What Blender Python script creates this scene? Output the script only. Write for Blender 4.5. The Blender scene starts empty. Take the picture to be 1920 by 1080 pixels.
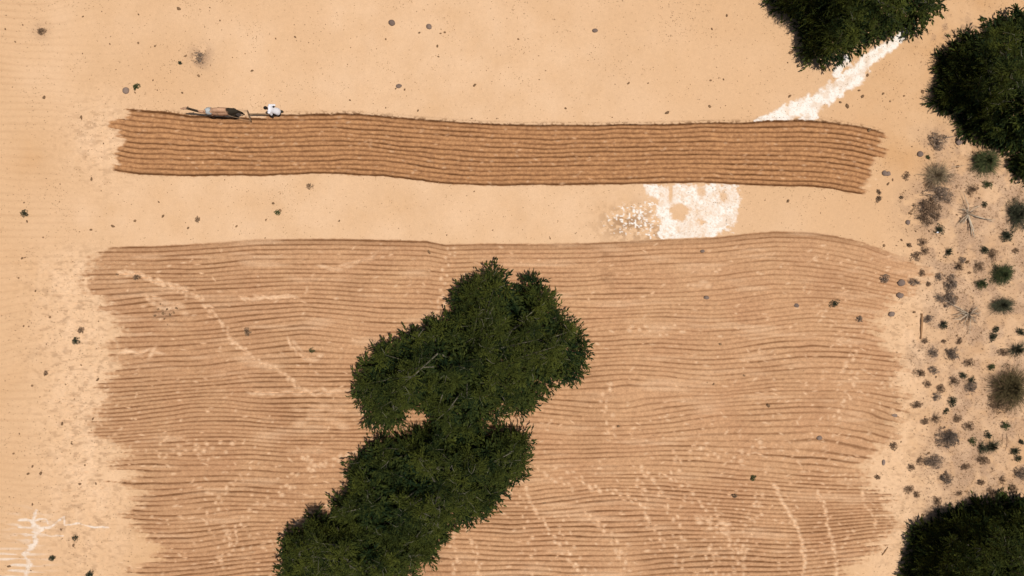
import bpy, bmesh, math, random
import numpy as np
from mathutils import Vector, Matrix

# ------------------------------------------------------------------ camera, sky, sun, exposure
scene = bpy.context.scene
COL = scene.collection
H = 48.0                      # drone height in metres
PPM = 32.0                    # photo pixels per metre on the ground
cam_d = bpy.data.cameras.new("camera")
cam = bpy.data.objects.new("camera", cam_d)
COL.objects.link(cam)
cam_d.sensor_width = 36.0
cam_d.lens = 36.0 * H / 60.0
cam_d.clip_end = 5000.0
cam.location = (0, 0, H)
cam.rotation_euler = (0, 0, 0)
scene.camera = cam

TILT = math.radians(13.0)     # sun distance from the zenith
SUN = Vector((math.sin(TILT) * 0.975, -math.sin(TILT) * 0.22, math.cos(TILT))).normalized()
world = bpy.data.worlds.new("World")
scene.world = world
world.use_nodes = True
wn = world.node_tree
sky = wn.nodes.new("ShaderNodeTexSky")
sky.sky_type = 'NISHITA'
sky.sun_disc = False
sky.sun_elevation = math.asin(SUN.z)
sky.sun_rotation = math.atan2(SUN.x, SUN.y)
sky.dust_density = 2.0
bg = wn.nodes["Background"]
wn.links.new(sky.outputs[0], bg.inputs[0])
bg.inputs[1].default_value = 0.055
sd = bpy.data.lights.new("sun", 'SUN')
sd.energy = 4.5
sd.angle = math.radians(0.5)
sd.color = (1.0, 0.93, 0.86)
sun = bpy.data.objects.new("sun", sd)
COL.objects.link(sun)
sun.rotation_euler = SUN.to_track_quat('Z', 'Y').to_euler()
scene.view_settings.view_transform = 'Standard'
scene.view_settings.look = 'None'
scene.view_settings.gamma = 1.0
scene.view_settings.exposure = 0.0

rng = np.random.default_rng(7)
random.seed(7)

# ------------------------------------------------------------------ small helpers
def W(px, py, z=0.0):
    """photo pixel seen at height z -> world x, y"""
    k = (H - z) / H / PPM
    return (px - 960.0) * k, (540.0 - py) * k

def hsh(ix, iy, seed):
    h = (ix.astype(np.int64) * 374761393 + iy.astype(np.int64) * 668265263 + seed * 974634721) & 0xffffffff
    h = ((h ^ (h >> 13)) * 1274126177) & 0xffffffff
    h = h ^ (h >> 16)
    return (h & 0xffffff).astype(np.float32) / float(0xffffff)

def vn(x, y, seed=0):
    x = np.asarray(x, dtype=np.float64); y = np.asarray(y, dtype=np.float64)
    ix = np.floor(x); iy = np.floor(y)
    fx = (x - ix).astype(np.float32); fy = (y - iy).astype(np.float32)
    fx = fx * fx * (3 - 2 * fx); fy = fy * fy * (3 - 2 * fy)
    a = hsh(ix, iy, seed); b = hsh(ix + 1, iy, seed); c = hsh(ix, iy + 1, seed); d = hsh(ix + 1, iy + 1, seed)
    return (a * (1 - fx) + b * fx) * (1 - fy) + (c * (1 - fx) + d * fx) * fy

def fbm(x, y, seed=0, o=3):
    s = 0; a = 1.0; t = 0
    for i in range(o):
        s = s + a * vn(x * 2 ** i, y * 2 ** i, seed + i * 17); t += a; a *= 0.5
    return s / t

def sstep(a, b, x):
    t = np.clip((x - a) / (b - a), 0, 1)
    return t * t * (3 - 2 * t)

def curve(pts, x):
    p = np.array(pts, dtype=float)
    return np.interp(x, p[:, 0], p[:, 1])

def poly_sd(poly, x, y):
    """signed distance in the polygon's own units, positive inside"""
    p = np.array(poly, dtype=float); q = np.roll(p, -1, axis=0)
    d = np.full(x.shape, 1e9); inside = np.zeros(x.shape, bool)
    for (x0, y0), (x1, y1) in zip(p, q):
        ex, ey = x1 - x0, y1 - y0
        t = np.clip(((x - x0) * ex + (y - y0) * ey) / (ex * ex + ey * ey + 1e-9), 0, 1)
        d = np.minimum(d, np.hypot(x - x0 - t * ex, y - y0 - t * ey))
        cond = ((y0 > y) != (y1 > y))
        with np.errstate(divide='ignore', invalid='ignore'):
            xi = x0 + (y - y0) * ex / (ey if ey != 0 else 1e-9)
        inside ^= cond & (x < xi)
    return np.where(inside, d, -d)

def mesh_np(name, V, F, attrs=None, face_attrs=None, smooth=False):
    """V (n,3), F (m,4) quads or (m,3) triangles"""
    me = bpy.data.meshes.new(name)
    V = np.ascontiguousarray(V, dtype=np.float32); F = np.ascontiguousarray(F, dtype=np.int32)
    n, k = F.shape
    me.vertices.add(len(V)); me.vertices.foreach_set("co", V.ravel())
    me.loops.add(n * k); me.loops.foreach_set("vertex_index", F.ravel())
    me.polygons.add(n)
    me.polygons.foreach_set("loop_start", np.arange(0, n * k, k, dtype=np.int32))
    me.polygons.foreach_set("use_smooth", np.full(n, smooth, dtype=bool))
    for nm, arr in (attrs or {}).items():
        if arr.ndim == 1:
            a = me.attributes.new(nm, 'FLOAT', 'POINT'); a.data.foreach_set("value", arr.astype(np.float32))
        else:
            a = me.attributes.new(nm, 'FLOAT_COLOR', 'POINT'); a.data.foreach_set("color", arr.astype(np.float32).ravel())
    for nm, arr in (face_attrs or {}).items():
        a = me.attributes.new(nm, 'FLOAT', 'FACE'); a.data.foreach_set("value", arr.astype(np.float32))
    me.update(calc_edges=True)
    me.validate()
    return me

def link(name, me, mat, parent=None):
    o = bpy.data.objects.new(name, me)
    COL.objects.link(o)
    if mat is not None and len(me.materials) == 0:
        me.materials.append(mat)
    if parent is not None:
        o.parent = parent
    return o

def tag(o, label=None, cat=None, group=None, kind=None):
    if label: o["label"] = label
    if cat: o["category"] = cat
    if group: o["group"] = group
    if kind: o["kind"] = kind
    return o

def empty(name, loc, label, cat, group=None, rz=0.0):
    o = bpy.data.objects.new(name, None)
    o.empty_display_size = 0.2
    COL.objects.link(o)
    o.location = loc; o.rotation_euler = (0, 0, rz)
    return tag(o, label, cat, group)

class MB:
    """collects tubes, lofts and quads for ONE mesh"""
    def __init__(s): s.v = []; s.f = []; s.n = 0; s.t = []
    def add(s, V, F, tint=0.5):
        V = np.asarray(V, float); F = np.asarray(F, int)
        s.v.append(V); s.f.append(F + s.n); s.n += len(V); s.t.append(np.full(len(F), tint))
    def tube(s, pts, rad, seg=6, tint=0.5, cap=True, side=None):
        """loft along pts; rad: list of r or (r_side, r_up)"""
        P = np.array(pts, float); n = len(P)
        T = np.gradient(P, axis=0) if n > 2 else np.repeat((P[1] - P[0])[None], n, 0)
        T /= np.linalg.norm(T, axis=1)[:, None] + 1e-9
        rings = []
        ref = np.array(side if side is not None else (0, 0, 1.0), float)
        for i in range(n):
            if side is not None:
                a = ref - T[i] * np.dot(ref, T[i])
            else:
                r0 = ref if abs(np.dot(ref, T[i])) < 0.95 else np.array((1.0, 0, 0))
                a = np.cross(T[i], r0)
            a /= np.linalg.norm(a) + 1e-9
            b = np.cross(T[i], a)
            r = rad[i] if hasattr(rad[i], '__len__') else (rad[i], rad[i])
            th = np.arange(seg) * 2 * math.pi / seg
            rings.append(P[i] + np.outer(np.cos(th) * r[0], a) + np.outer(np.sin(th) * r[1], b))
        V = np.vstack(rings + ([P[0][None], P[-1][None]] if cap else []))
        F = []
        for i in range(n - 1):
            for j in range(seg):
                k = (j + 1) % seg
                F.append((i * seg + j, i * seg + k, (i + 1) * seg + k, (i + 1) * seg + j))
        if cap:
            for j in range(0, seg):
                k = (j + 1) % seg
                F.append((n * seg, k, j, n * seg)); F.append((n * seg + 1, (n - 1) * seg + j, (n - 1) * seg + k, n * seg + 1))
        s.add(V, np.array(F), tint)
    def ball(s, c, r, seg=10, rings=7, tint=0.5):
        pts = [(c[0], c[1], c[2] + r[2] * -math.cos(math.pi * i / rings)) for i in range(rings + 1)]
        rad = [(r[0] * max(math.sin(math.pi * i / rings), 0.02), r[1] * max(math.sin(math.pi * i / rings), 0.02)) for i in range(rings + 1)]
        s.tube(pts, rad, seg, tint, True, side=(1, 0, 0))
    def mesh(s, name, smooth=True):
        bm = bmesh.new()
        V = np.vstack(s.v); F = np.vstack(s.f); T = np.concatenate(s.t)
        vs = [bm.verts.new(p) for p in V]
        lay = bm.faces.layers.float.new("tint")
        for f, t in zip(F, T):
            idx = list(dict.fromkeys(f.tolist()))
            if len(idx) < 3: continue
            try:
                fc = bm.faces.new([vs[i] for i in idx])
            except ValueError:
                continue
            fc.smooth = smooth; fc[lay] = t
        bmesh.ops.recalc_face_normals(bm, faces=bm.faces)
        me = bpy.data.meshes.new(name); bm.to_mesh(me); bm.free()
        return me

# ------------------------------------------------------------------ materials
def newmat(name):
    m = bpy.data.materials.new(name); m.use_nodes = True
    nt = m.node_tree
    return m, nt, nt.nodes["Principled BSDF"]

def N(nt, t, **kw):
    n = nt.nodes.new(t)
    for k, v in kw.items(): setattr(n, k, v)
    return n

def mixc(nt, fac, a, b, blend='MIX'):
    n = N(nt, "ShaderNodeMix", data_type='RGBA', blend_type=blend)
    for sock, v in ((n.inputs[0], fac), (n.inputs[6], a), (n.inputs[7], b)):
        if hasattr(v, 'is_output'): nt.links.new(v, sock)
        elif hasattr(v, '__len__'): sock.default_value = (*v, 1.0)
        else: sock.default_value = v
    return n.outputs[2]

def mth(nt, op, a, b=0.0, clamp=False):
    n = N(nt, "ShaderNodeMath", operation=op, use_clamp=clamp)
    for sock, v in ((n.inputs[0], a), (n.inputs[1], b)):
        if hasattr(v, 'is_output'): nt.links.new(v, sock)
        else: sock.default_value = v
    return n.outputs[0]

def noise(nt, vec, scale, detail=3, rough=0.55, dim='3D'):
    n = N(nt, "ShaderNodeTexNoise", noise_dimensions=dim)
    n.inputs["Scale"].default_value = scale; n.inputs["Detail"].default_value = detail; n.inputs["Roughness"].default_value = rough
    nt.links.new(vec, n.inputs["Vector"])
    return n.outputs[0]

def ramp(nt, v, lo, hi):
    n = N(nt, "ShaderNodeMapRange", clamp=True)
    n.inputs[1].default_value = lo; n.inputs[2].default_value = hi
    nt.links.new(v, n.inputs[0])
    return n.outputs[0]

def soil_material():
    m, nt, b = newmat("desert_soil")
    tc = N(nt, "ShaderNodeTexCoord").outputs["Object"]
    A = N(nt, "ShaderNodeAttribute", attribute_name="soil_a"); B = N(nt, "ShaderNodeAttribute", attribute_name="soil_b")
    sa = N(nt, "ShaderNodeSeparateColor"); nt.links.new(A.outputs["Color"], sa.inputs[0])
    sb = N(nt, "ShaderNodeSeparateColor"); nt.links.new(B.outputs["Color"], sb.inputs[0])
    tilled, salt, litter, dry = sa.outputs[0], sa.outputs[1], sa.outputs[2], A.outputs["Alpha"]
    tone, dark_soil, fresh, speck = sb.outputs[0], sb.outputs[1], sb.outputs[2], B.outputs["Alpha"]
    n1 = noise(nt, tc, 0.35, 4); n2 = noise(nt, tc, 5.0, 4, 0.6); n3 = noise(nt, tc, 22.0, 3, 0.6); n4 = noise(nt, tc, 9.0, 5, 0.72)
    sand = mixc(nt, tone, (0.465, 0.272, 0.130), (0.575, 0.388, 0.236))
    sand = mixc(nt, ramp(nt, n1, 0.35, 0.7), sand, (0.525, 0.338, 0.190))
    oldt = mixc(nt, ramp(nt, n2, 0.3, 0.7), (0.355, 0.190, 0.098), (0.445, 0.247, 0.130))
    frsh = mixc(nt, ramp(nt, n2, 0.3, 0.7), (0.285, 0.140, 0.064), (0.435, 0.228, 0.102))
    oldt = mixc(nt, ramp(nt, n1, 0.3, 0.65), oldt, mixc(nt, ramp(nt, n2, 0.3, 0.7), (0.39, 0.222, 0.116), (0.485, 0.285, 0.152)))
    till = mixc(nt, fresh, oldt, frsh)
    dark_col = mixc(nt, fresh, (0.160, 0.074, 0.030), (0.088, 0.036, 0.012))  # darker soil colour for furrow lines, flecks and edges
    c = mixc(nt, tilled, sand, till)
    c = mixc(nt, dark_soil, c, dark_col)
    c = mixc(nt, litter, c, mixc(nt, ramp(nt, n3, 0.35, 0.65), (0.19, 0.125, 0.085), (0.36, 0.225, 0.135)))
    c = mixc(nt, dry, c, (0.64, 0.44, 0.275))
    c = mixc(nt, salt, c, mixc(nt, ramp(nt, n4, 0.33, 0.50), (0.54, 0.45, 0.35), (0.70, 0.66, 0.595)))
    # grain
    g = mth(nt, 'ADD', mth(nt, 'MULTIPLY', n3, 0.34), mth(nt, 'MULTIPLY', n2, 0.16))
    g = mth(nt, 'ADD', g, 0.75)
    n5 = noise(nt, tc, 13.0, 4, 0.7)
    g = mth(nt, 'ADD', g, mth(nt, 'MULTIPLY', tilled, mth(nt, 'MULTIPLY', mth(nt, 'SUBTRACT', n5, 0.5), 0.75)))
    gc = N(nt, "ShaderNodeCombineColor")
    for i in range(3): nt.links.new(g, gc.inputs[i])
    c = mixc(nt, 1.0, c, gc.outputs[0], 'MULTIPLY')
    # little bits of dung and twig lying about
    for sc, th, col in ((2.6, 0.06, (0.17, 0.10, 0.055)), (6.0, 0.11, (0.30, 0.17, 0.085))):
        v = N(nt, "ShaderNodeTexVoronoi"); v.inputs["Scale"].default_value = sc
        mp = N(nt, "ShaderNodeVectorMath", operation='ADD'); nt.links.new(tc, mp.inputs[0])
        wv = N(nt, "ShaderNodeTexNoise"); wv.inputs["Scale"].default_value = 9.0; nt.links.new(tc, wv.inputs["Vector"])
        sc2 = N(nt, "ShaderNodeVectorMath", operation='SCALE'); sc2.inputs[3].default_value = 0.12; nt.links.new(wv.outputs[1], sc2.inputs[0])
        nt.links.new(sc2.outputs[0], mp.inputs[1]); nt.links.new(mp.outputs[0], v.inputs["Vector"])
        hit = mth(nt, 'LESS_THAN', v.outputs["Distance"], th)
        cs = N(nt, "ShaderNodeSeparateColor"); nt.links.new(v.outputs["Color"], cs.inputs[0])
        pick = mth(nt, 'LESS_THAN', cs.outputs[0], speck)
        c = mixc(nt, mth(nt, 'MULTIPLY', mth(nt, 'MULTIPLY', hit, pick), 0.75), c, col)
    nt.links.new(c, b.inputs["Base Color"])
    b.inputs["Roughness"].default_value = 0.95
    b.inputs["Specular IOR Level"].default_value = 0.1
    bp = N(nt, "ShaderNodeBump"); bp.inputs["Strength"].default_value = 0.6; bp.inputs["Distance"].default_value = 0.02
    nt.links.new(mth(nt, 'ADD', n3, mth(nt, 'MULTIPLY', n2, 0.8)), bp.inputs["Height"])
    nt.links.new(bp.outputs[0], b.inputs["Normal"])
    return m
M_SOIL = soil_material()

def tint_material(name, ca, cb, rough=0.8, trans=0.0, nscale=6.0):
    """colour varies with the face attribute 'tint' and a noise"""
    m, nt, b = newmat(name)
    a = N(nt, "ShaderNodeAttribute", attribute_name="tint")
    tc = N(nt, "ShaderNodeTexCoord").outputs["Object"]
    n = noise(nt, tc, nscale, 2)
    f = mth(nt, 'ADD', a.outputs["Fac"], mth(nt, 'MULTIPLY', mth(nt, 'SUBTRACT', n, 0.5), 0.8), True)
    c = mixc(nt, f, ca, cb)
    nt.links.new(c, b.inputs["Base Color"])
    b.inputs["Roughness"].default_value = rough
    b.inputs["Specular IOR Level"].default_value = 0.15
    if trans > 0:
        t = N(nt, "ShaderNodeBsdfTranslucent"); nt.links.new(c, t.inputs[0])
        mx = N(nt, "ShaderNodeMixShader"); mx.inputs[0].default_value = trans
        nt.links.new(b.outputs[0], mx.inputs[1]); nt.links.new(t.outputs[0], mx.inputs[2])
        nt.links.new(mx.outputs[0], nt.nodes["Material Output"].inputs[0])
    return m
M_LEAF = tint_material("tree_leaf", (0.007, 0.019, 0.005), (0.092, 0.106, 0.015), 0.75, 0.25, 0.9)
M_BARK = tint_material("tree_bark", (0.07, 0.062, 0.04), (0.23, 0.215, 0.16))
M_GRASS = tint_material("green_grass_blade", (0.035, 0.05, 0.018), (0.12, 0.125, 0.045), 0.8, 0.15)
M_DKGRASS = tint_material("dark_grass_blade", (0.026, 0.032, 0.018), (0.09, 0.085, 0.045), 0.8, 0.1)
M_STRAW = tint_material("straw_blade", (0.14, 0.105, 0.062), (0.34, 0.26, 0.15), 0.85, 0.1)
M_OLIVE = tint_material("olive_leaf", (0.05, 0.042, 0.018), (0.16, 0.115, 0.05), 0.8, 0.1)
M_GREY = tint_material("grey_twig", (0.09, 0.07, 0.055), (0.30, 0.215, 0.15), 0.9)
M_BROWNTWIG = tint_material("brown_twig", (0.10, 0.065, 0.04), (0.30, 0.19, 0.11), 0.9)
M_DEAD = tint_material("bleached_wood", (0.30, 0.24, 0.17), (0.50, 0.42, 0.31), 0.85)
M_STONE = tint_material("grey_stone", (0.12, 0.085, 0.068), (0.22, 0.16, 0.125), 0.9, 0, 5.0)
M_DUNG = tint_material("dark_clod", (0.10, 0.06, 0.032), (0.26, 0.155, 0.08), 0.95)
M_BITS = tint_material("dry_debris", (0.10, 0.06, 0.03), (0.33, 0.20, 0.10), 0.95)
M_WOOD = tint_material("weathered_wood", (0.10, 0.062, 0.035), (0.20, 0.13, 0.075), 0.8, 0, 20)
M_LOG = tint_material("brown_log", (0.24, 0.135, 0.065), (0.36, 0.21, 0.105), 0.85, 0, 12)
M_ROPE = tint_material("rope", (0.20, 0.135, 0.08), (0.34, 0.24, 0.15), 0.9)
M_IRON = tint_material("worn_iron", (0.10, 0.085, 0.07), (0.2, 0.17, 0.14), 0.5)
M_SKIN = tint_material("skin", (0.24, 0.125, 0.07), (0.28, 0.15, 0.085), 0.6)
M_HAIR = tint_material("black_hair", (0.006, 0.005, 0.005), (0.014, 0.011, 0.010), 0.6)
M_WHITE = tint_material("white_cotton", (0.66, 0.67, 0.70), (0.78, 0.78, 0.79), 0.9)
M_TROUS = tint_material("dark_cotton", (0.035, 0.036, 0.028), (0.07, 0.062, 0.045), 0.9)
M_BLACK = tint_material("matte_black", (0.008, 0.008, 0.009), (0.018, 0.018, 0.02), 0.9)
M_PAD = tint_material("grey_pad_cloth", (0.22, 0.25, 0.26), (0.50, 0.52, 0.51), 0.9, 0, 14)

def camel_fur():
    m, nt, b = newmat("camel_fur")
    tc = N(nt, "ShaderNodeTexCoord").outputs["Object"]
    sp = N(nt, "ShaderNodeSeparateXYZ"); nt.links.new(tc, sp.inputs[0])
    n = noise(nt, tc, 2.4, 4)
    n2 = noise(nt, tc, 30.0, 2)
    x = mth(nt, 'ADD', sp.outputs[0], mth(nt, 'MULTIPLY', mth(nt, 'SUBTRACT', n, 0.5), 0.8))
    rump = ramp(nt, x, 0.40, 0.50)
    nk = mth(nt, 'MULTIPLY', ramp(nt, mth(nt, 'MULTIPLY', x, -1.0), 1.30, 1.36), ramp(nt, x, -1.84, -1.78))
    dark = mth(nt, 'MAXIMUM', rump, mth(nt, 'MULTIPLY', nk, 0.95))
    leg = ramp(nt, mth(nt, 'MULTIPLY', sp.outputs[2], -1.0), -1.35, -1.05)
    dark = mth(nt, 'MAXIMUM', dark, mth(nt, 'MULTIPLY', leg, 0.85))
    dark = mth(nt, 'MAXIMUM', dark, mth(nt, 'MULTIPLY', ramp(nt, noise(nt, tc, 3.6, 3), 0.58, 0.70), 0.6))
    tan = mixc(nt, ramp(nt, n2, 0.3, 0.7), (0.40, 0.235, 0.14), (0.52, 0.32, 0.20))
    c = mixc(nt, dark, tan, (0.030, 0.024, 0.016))
    nt.links.new(c, b.inputs["Base Color"]); b.inputs["Roughness"].default_value = 0.9
    b.inputs["Specular IOR Level"].default_value = 0.1
    return m
M_CAMEL = camel_fur()

# ------------------------------------------------------------------ terrain: one height grid, split by soil into the setting's sheets
TOP1 = [(180, 190), (240, 195), (300, 201), (360, 209), (420, 213), (470, 215), (540, 215), (640, 213), (720, 219), (820, 228), (920, 234), (1020, 236.5), (1100, 236), (1200, 235), (1300, 233), (1400, 230), (1500, 227), (1560, 230), (1600, 235), (1650, 248), (1700, 262)]
BOT1 = [(180, 313), (210, 318), (260, 326), (330, 328), (420, 326), (520, 327), (640, 325), (720, 328), (800, 338), (870, 346), (940, 349), (1000, 347), (1100, 345), (1200, 342), (1300, 342), (1400, 344), (1500, 348), (1560, 353), (1600, 360), (1640, 368), (1700, 385)]
L1 = [(195, 242), (205, 238), (215, 224), (222, 224), (230, 214), (236, 208), (242, 218), (255, 206), (262, 220), (275, 216), (285, 207), (300, 212), (315, 206), (330, 216)]
R1 = [(225, 1640), (236, 1648), (250, 1655), (262, 1664), (275, 1660), (290, 1655), (305, 1650), (320, 1643), (335, 1637), (352, 1628), (366, 1622)]
TOP2 = [(60, 468), (215, 465), (300, 463), (400, 457), (480, 451), (560, 450), (640, 450), (720, 452), (800, 454), (835, 461), (870, 460), (900, 459), (1000, 460), (1100, 458), (1200, 453), (1270, 450), (1340, 447), (1400, 440), (1450, 436), (1520, 438), (1570, 445), (1620, 455), (1680, 478), (1710, 490), (1800, 520)]
L2 = [(440, 225), (465, 212), (480, 196), (505, 172), (535, 166), (560, 186), (580, 192), (597, 222), (620, 222), (640, 214), (655, 200), (672, 208), (690, 226), (715, 200), (740, 186), (765, 192), (790, 186), (812, 176), (825, 196), (845, 232), (856, 236), (862, 214), (872, 222), (880, 238), (892, 250), (902, 216), (908, 240), (918, 262), (945, 266), (958, 238), (965, 228), (980, 254), (1000, 280), (1025, 292), (1050, 296), (1072, 252), (1090, 245), (1150, 240)]
R2 = [(430, 1560), (450, 1600), (470, 1660), (490, 1708), (515, 1724), (540, 1700), (560, 1680), (590, 1652), (620, 1642), (650, 1670), (680, 1690), (720, 1688), (750, 1680), (770, 1688), (800, 1668), (830, 1662), (848, 1656), (862, 1628), (890, 1618), (912, 1612), (920, 1655), (945, 1664), (970, 1662), (998, 1680), (1010, 1655), (1025, 1636), (1045, 1618), (1062, 1600), (1080, 1566), (1150, 1500)]
STREAM = [(1700, 56, 7), (1688, 68, 10), (1672, 83, 12), (1652, 95, 13), (1628, 112, 14), (1612, 128, 17), (1598, 144, 18), (1580, 158, 18), (1562, 172, 18), (1540, 186, 18), (1515, 196, 20), (1490, 207, 18), (1460, 216, 15), (1432, 224, 8), (1415, 227, 3)]
STREAM2 = [(1588, 112, 8), (1574, 128, 9), (1568, 140, 8)]
STREAM3 = [(1540, 186, 14), (1530, 200, 14), (1522, 216, 12), (1512, 224, 14)]

def stroke(px, py, pts):
    """1 on a stroke of varying half width, falling to 0 outside; distance measured in half widths"""
    d = np.full(px.shape, 9.0)
    for (x0, y0, r0), (x1, y1, r1) in zip(pts[:-1], pts[1:]):
        ex, ey = x1 - x0, y1 - y0
        t = np.clip(((px - x0) * ex + (py - y0) * ey) / (ex * ex + ey * ey), 0, 1)
        d = np.minimum(d, np.hypot(px - x0 - t * ex, py - y0 - t * ey) / (r0 + t * (r1 - r0)))
    return d

gx = np.concatenate([[-20000, -9000, -4000, -2000, -1100, -600, -300, -180], np.arange(-120, 2041, 2.2), [2110, 2230, 2530, 3000, 4000, 6000, 11000, 22000]])
gy = np.concatenate([[-20000, -9000, -4000, -2000, -1100, -600, -300, -180], np.arange(-110, 1191, 1.1), [1250, 1380, 1700, 2200, 3200, 5200, 10000, 21000]])
NX, NY = len(gx), len(gy)
PX, PY = np.meshgrid(gx, gy)          # rows run along y
PX = PX.astype(np.float64); PY = PY.astype(np.float64)
MX = (PX - 960) / PPM; MY = (540 - PY) / PPM

tilled = np.zeros(PX.shape, np.float32); dark_soil = np.zeros_like(tilled); fresh = np.zeros_like(tilled)
dry = np.zeros_like(tilled); salt = np.zeros_like(tilled); litter = np.zeros_like(tilled)
Z = (fbm(MX * 0.12, MY * 0.12, 3, 3) - 0.5) * 0.5 + (fbm(MX * 0.9, MY * 0.9, 5, 3) - 0.5) * 0.07 + (fbm(MX * 6, MY * 6, 8, 2) - 0.5) * 0.015
core = ((PX > -100) & (PX < 2020) & (PY > -90) & (PY < 1170)).astype(np.float32)

# --- upper, freshly ploughed strip
wob = (vn(MX * 0.45, MY * 1.2, 21) - 0.5) * 4.0 + (vn(MX * 1.7, MY * 3.0, 22) - 0.5) * 1.4
t1 = curve(TOP1, PX); b1 = curve(BOT1, PX)
NR = 13
v1 = (PY + wob - t1) / (b1 - t1) * NR
k1 = np.clip(np.floor(v1), -1, NR)
endj = (hsh(k1, k1 * 0 + 3, 31) - 0.5) * 26 + (vn(PX / 9, PY / 4, 32) - 0.5) * 14
le = np.where(v1 < 0.72, 498.0, curve(L1, PY) - endj * 1.0 + 4); re = curve(R1, PY) + endj * 0.85 - 5
edge_f = (fbm(MX * 5, MY * 5, 33, 2) - 0.5) * 0.55
in1 = sstep(-0.12, 0.12, v1 + edge_f * 0.6 + 0.1) * sstep(-0.12, 0.12, NR + 0.25 - v1 + edge_f * 0.6)
in1 = in1 * sstep(-5, 6, PX - le) * sstep(-5, 6, re - PX)
p1 = v1 - np.round(v1); rowid = np.round(v1)
pit = PY - PY
d1 = np.abs(p1) * (b1 - t1) / NR / PPM                # metres from the furrow line
ga = 0.30 + 1.15 * fbm(MX * 0.30, rowid * 1.7, 36, 3) + 0.25 * (vn(MX * 4, rowid * 3.1, 37) - 0.5)
ga = ga * np.where((rowid <= 0.5), 1.35, 1.0) * np.where(rowid >= NR - 0.5, 1.25, 1.0)
fw = 0.026 + 0.015 * vn(MX * 2.5, rowid * 2.3, 38)
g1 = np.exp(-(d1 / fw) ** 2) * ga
edge1 = np.exp(-((v1 - np.where(PX < 500, 1.0, 0.05)) / 0.42) ** 2) + 0.6 * np.exp(-((v1 - NR) / 0.35) ** 2)  # dark line along the strip edges, shade of the mound put into the colour
clod = fbm(MX * 11, MY * 11, 39, 2)
Z += in1 * (-0.085 * g1 + -0.014 * np.cos(2 * math.pi * p1) + (clod - 0.5) * 0.065)
Z += 0.06 * np.exp(-((v1 + 0.35) / 0.35) ** 2) * sstep(-5, 6, PX - le) * sstep(-5, 6, re - PX)
frg = (np.exp(-((v1 - np.where(PX < 500, 0.9, -0.1)) / 0.55) ** 2) * (v1 < np.where(PX < 500, 1.0, 0.1)) + 0.7 * np.exp(-((v1 - NR) / 0.45) ** 2)) * sstep(0.52, 0.68, fbm(MX * 9, MY * 9, 40, 2)) * sstep(-5, 6, PX - curve(L1, PY)) * sstep(-5, 6, curve(R1, PY) - PX)
dark_soil = np.maximum(dark_soil, 0.75 * frg)
tilled = np.maximum(tilled, in1); fresh = np.maximum(fresh, np.maximum(in1, 0.6 * frg))
dark_soil = np.maximum(dark_soil, in1 * np.clip(g1 * 1.0 + edge1 * 0.5 * (0.6 + 0.8 * clod), 0, 1))  # furrow lines take the darker soil colour
# --- lower, older ploughed field
t2 = curve(TOP2, PX)
f2 = 453 + (t2 - 453) * np.exp(-np.clip(PY - 453, 0, 1e9) / 260.0)
f2 = f2 + 16 * np.exp(-((PX - 170) / 170) ** 2) * sstep(480, 640, PY) * (1 - sstep(760, 900, PY))
f2 = f2 + 30 * sstep(1150, 1620, PX) * np.exp(-((PY - 900) / 80.0) ** 2) + 4 * np.tanh((PX - 1500) / 160.0) * np.exp(-((PY - 860) / 70.0) ** 2)
f2 = f2 - 30 * sstep(1430, 1720, PX) * sstep(900, 1020, PY)
f2 = f2 - 16 * sstep(1050, 1640, PX) * np.exp(-((PY - 700) / 110.0) ** 2)
f2 = f2 + 10 * np.exp(-((PX - 300) / 120) ** 2) * sstep(850, 950, PY)
wob2 = (vn(MX * 0.16, MY * 0.4, 41) - 0.5) * 22 * sstep(470, 620, PY) + (vn(MX * 0.33, MY * 0.9, 42) - 0.5) * 6.0 + (vn(MX * 0.9, MY * 2.6, 43) - 0.5) * 2.0
SP = 8.7
v2 = (PY + wob2 * sstep(450, 490, PY) - f2) / SP
k2 = np.floor(v2)
endk = (hsh(k2, k2 * 0 + 5, 51) - 0.5) * 62 + (vn(PX / 11, PY / 3.5, 52) - 0.5) * 40 + (fbm(PX / 5, PY / 2.5, 57, 2) - 0.5) * 22
le2 = curve(L2, PY) - endk * 0.55; re2 = curve(R2, PY) + endk * 0.6
clod2_ = fbm(MX * 6, MY * 6, 64, 3)
bottom = 1150 + 12 * (vn(PX / 40, PY * 0, 53) - 0.5)
in2 = sstep(-0.25, 0.2, v2 + 0.25 + edge_f * 0.5) * sstep(-22, 16, PX - le2 + (clod2_ - 0.5) * 40) * sstep(-22, 16, re2 - PX + (clod2_ - 0.5) * 40) * sstep(0, 6, bottom - PY)
p2 = v2 - np.round(v2); r2 = np.round(v2)
d2 = np.abs(p2) * SP / PPM
str2 = 0.35 + 0.75 * fbm(MX * 0.16, MY * 0.3, 54, 2) * (0.85 + 0.5 * sstep(560, 1000, PY))
str2 = str2 * (0.28 + 1.2 * vn(MX * 0.4, r2 * 3.7, 55)) + 0.25 * (vn(MX * 4.5, r2 * 2.7, 56) - 0.5)
str2 = np.clip(str2 * (1.12 - 0.32 * sstep(700, 1250, PX) * (1 - sstep(640, 900, PY))) + 0.05, 0.12, 1.4)
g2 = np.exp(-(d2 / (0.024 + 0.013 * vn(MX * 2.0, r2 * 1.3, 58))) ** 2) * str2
edge2 = np.exp(-((v2 - 0.3) / 0.75) ** 2)
clod2 = fbm(MX * 10, MY * 10, 59, 2)
Z += in2 * (-0.10 * g2 - 0.008 * np.cos(2 * math.pi * p2) * np.clip(str2, 0.3, 1) + (clod2 - 0.5) * 0.05)
tilled = np.maximum(tilled, in2 * (0.90 + 0.1 * fbm(MX * 0.3, MY * 0.3, 60, 2)))
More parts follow.
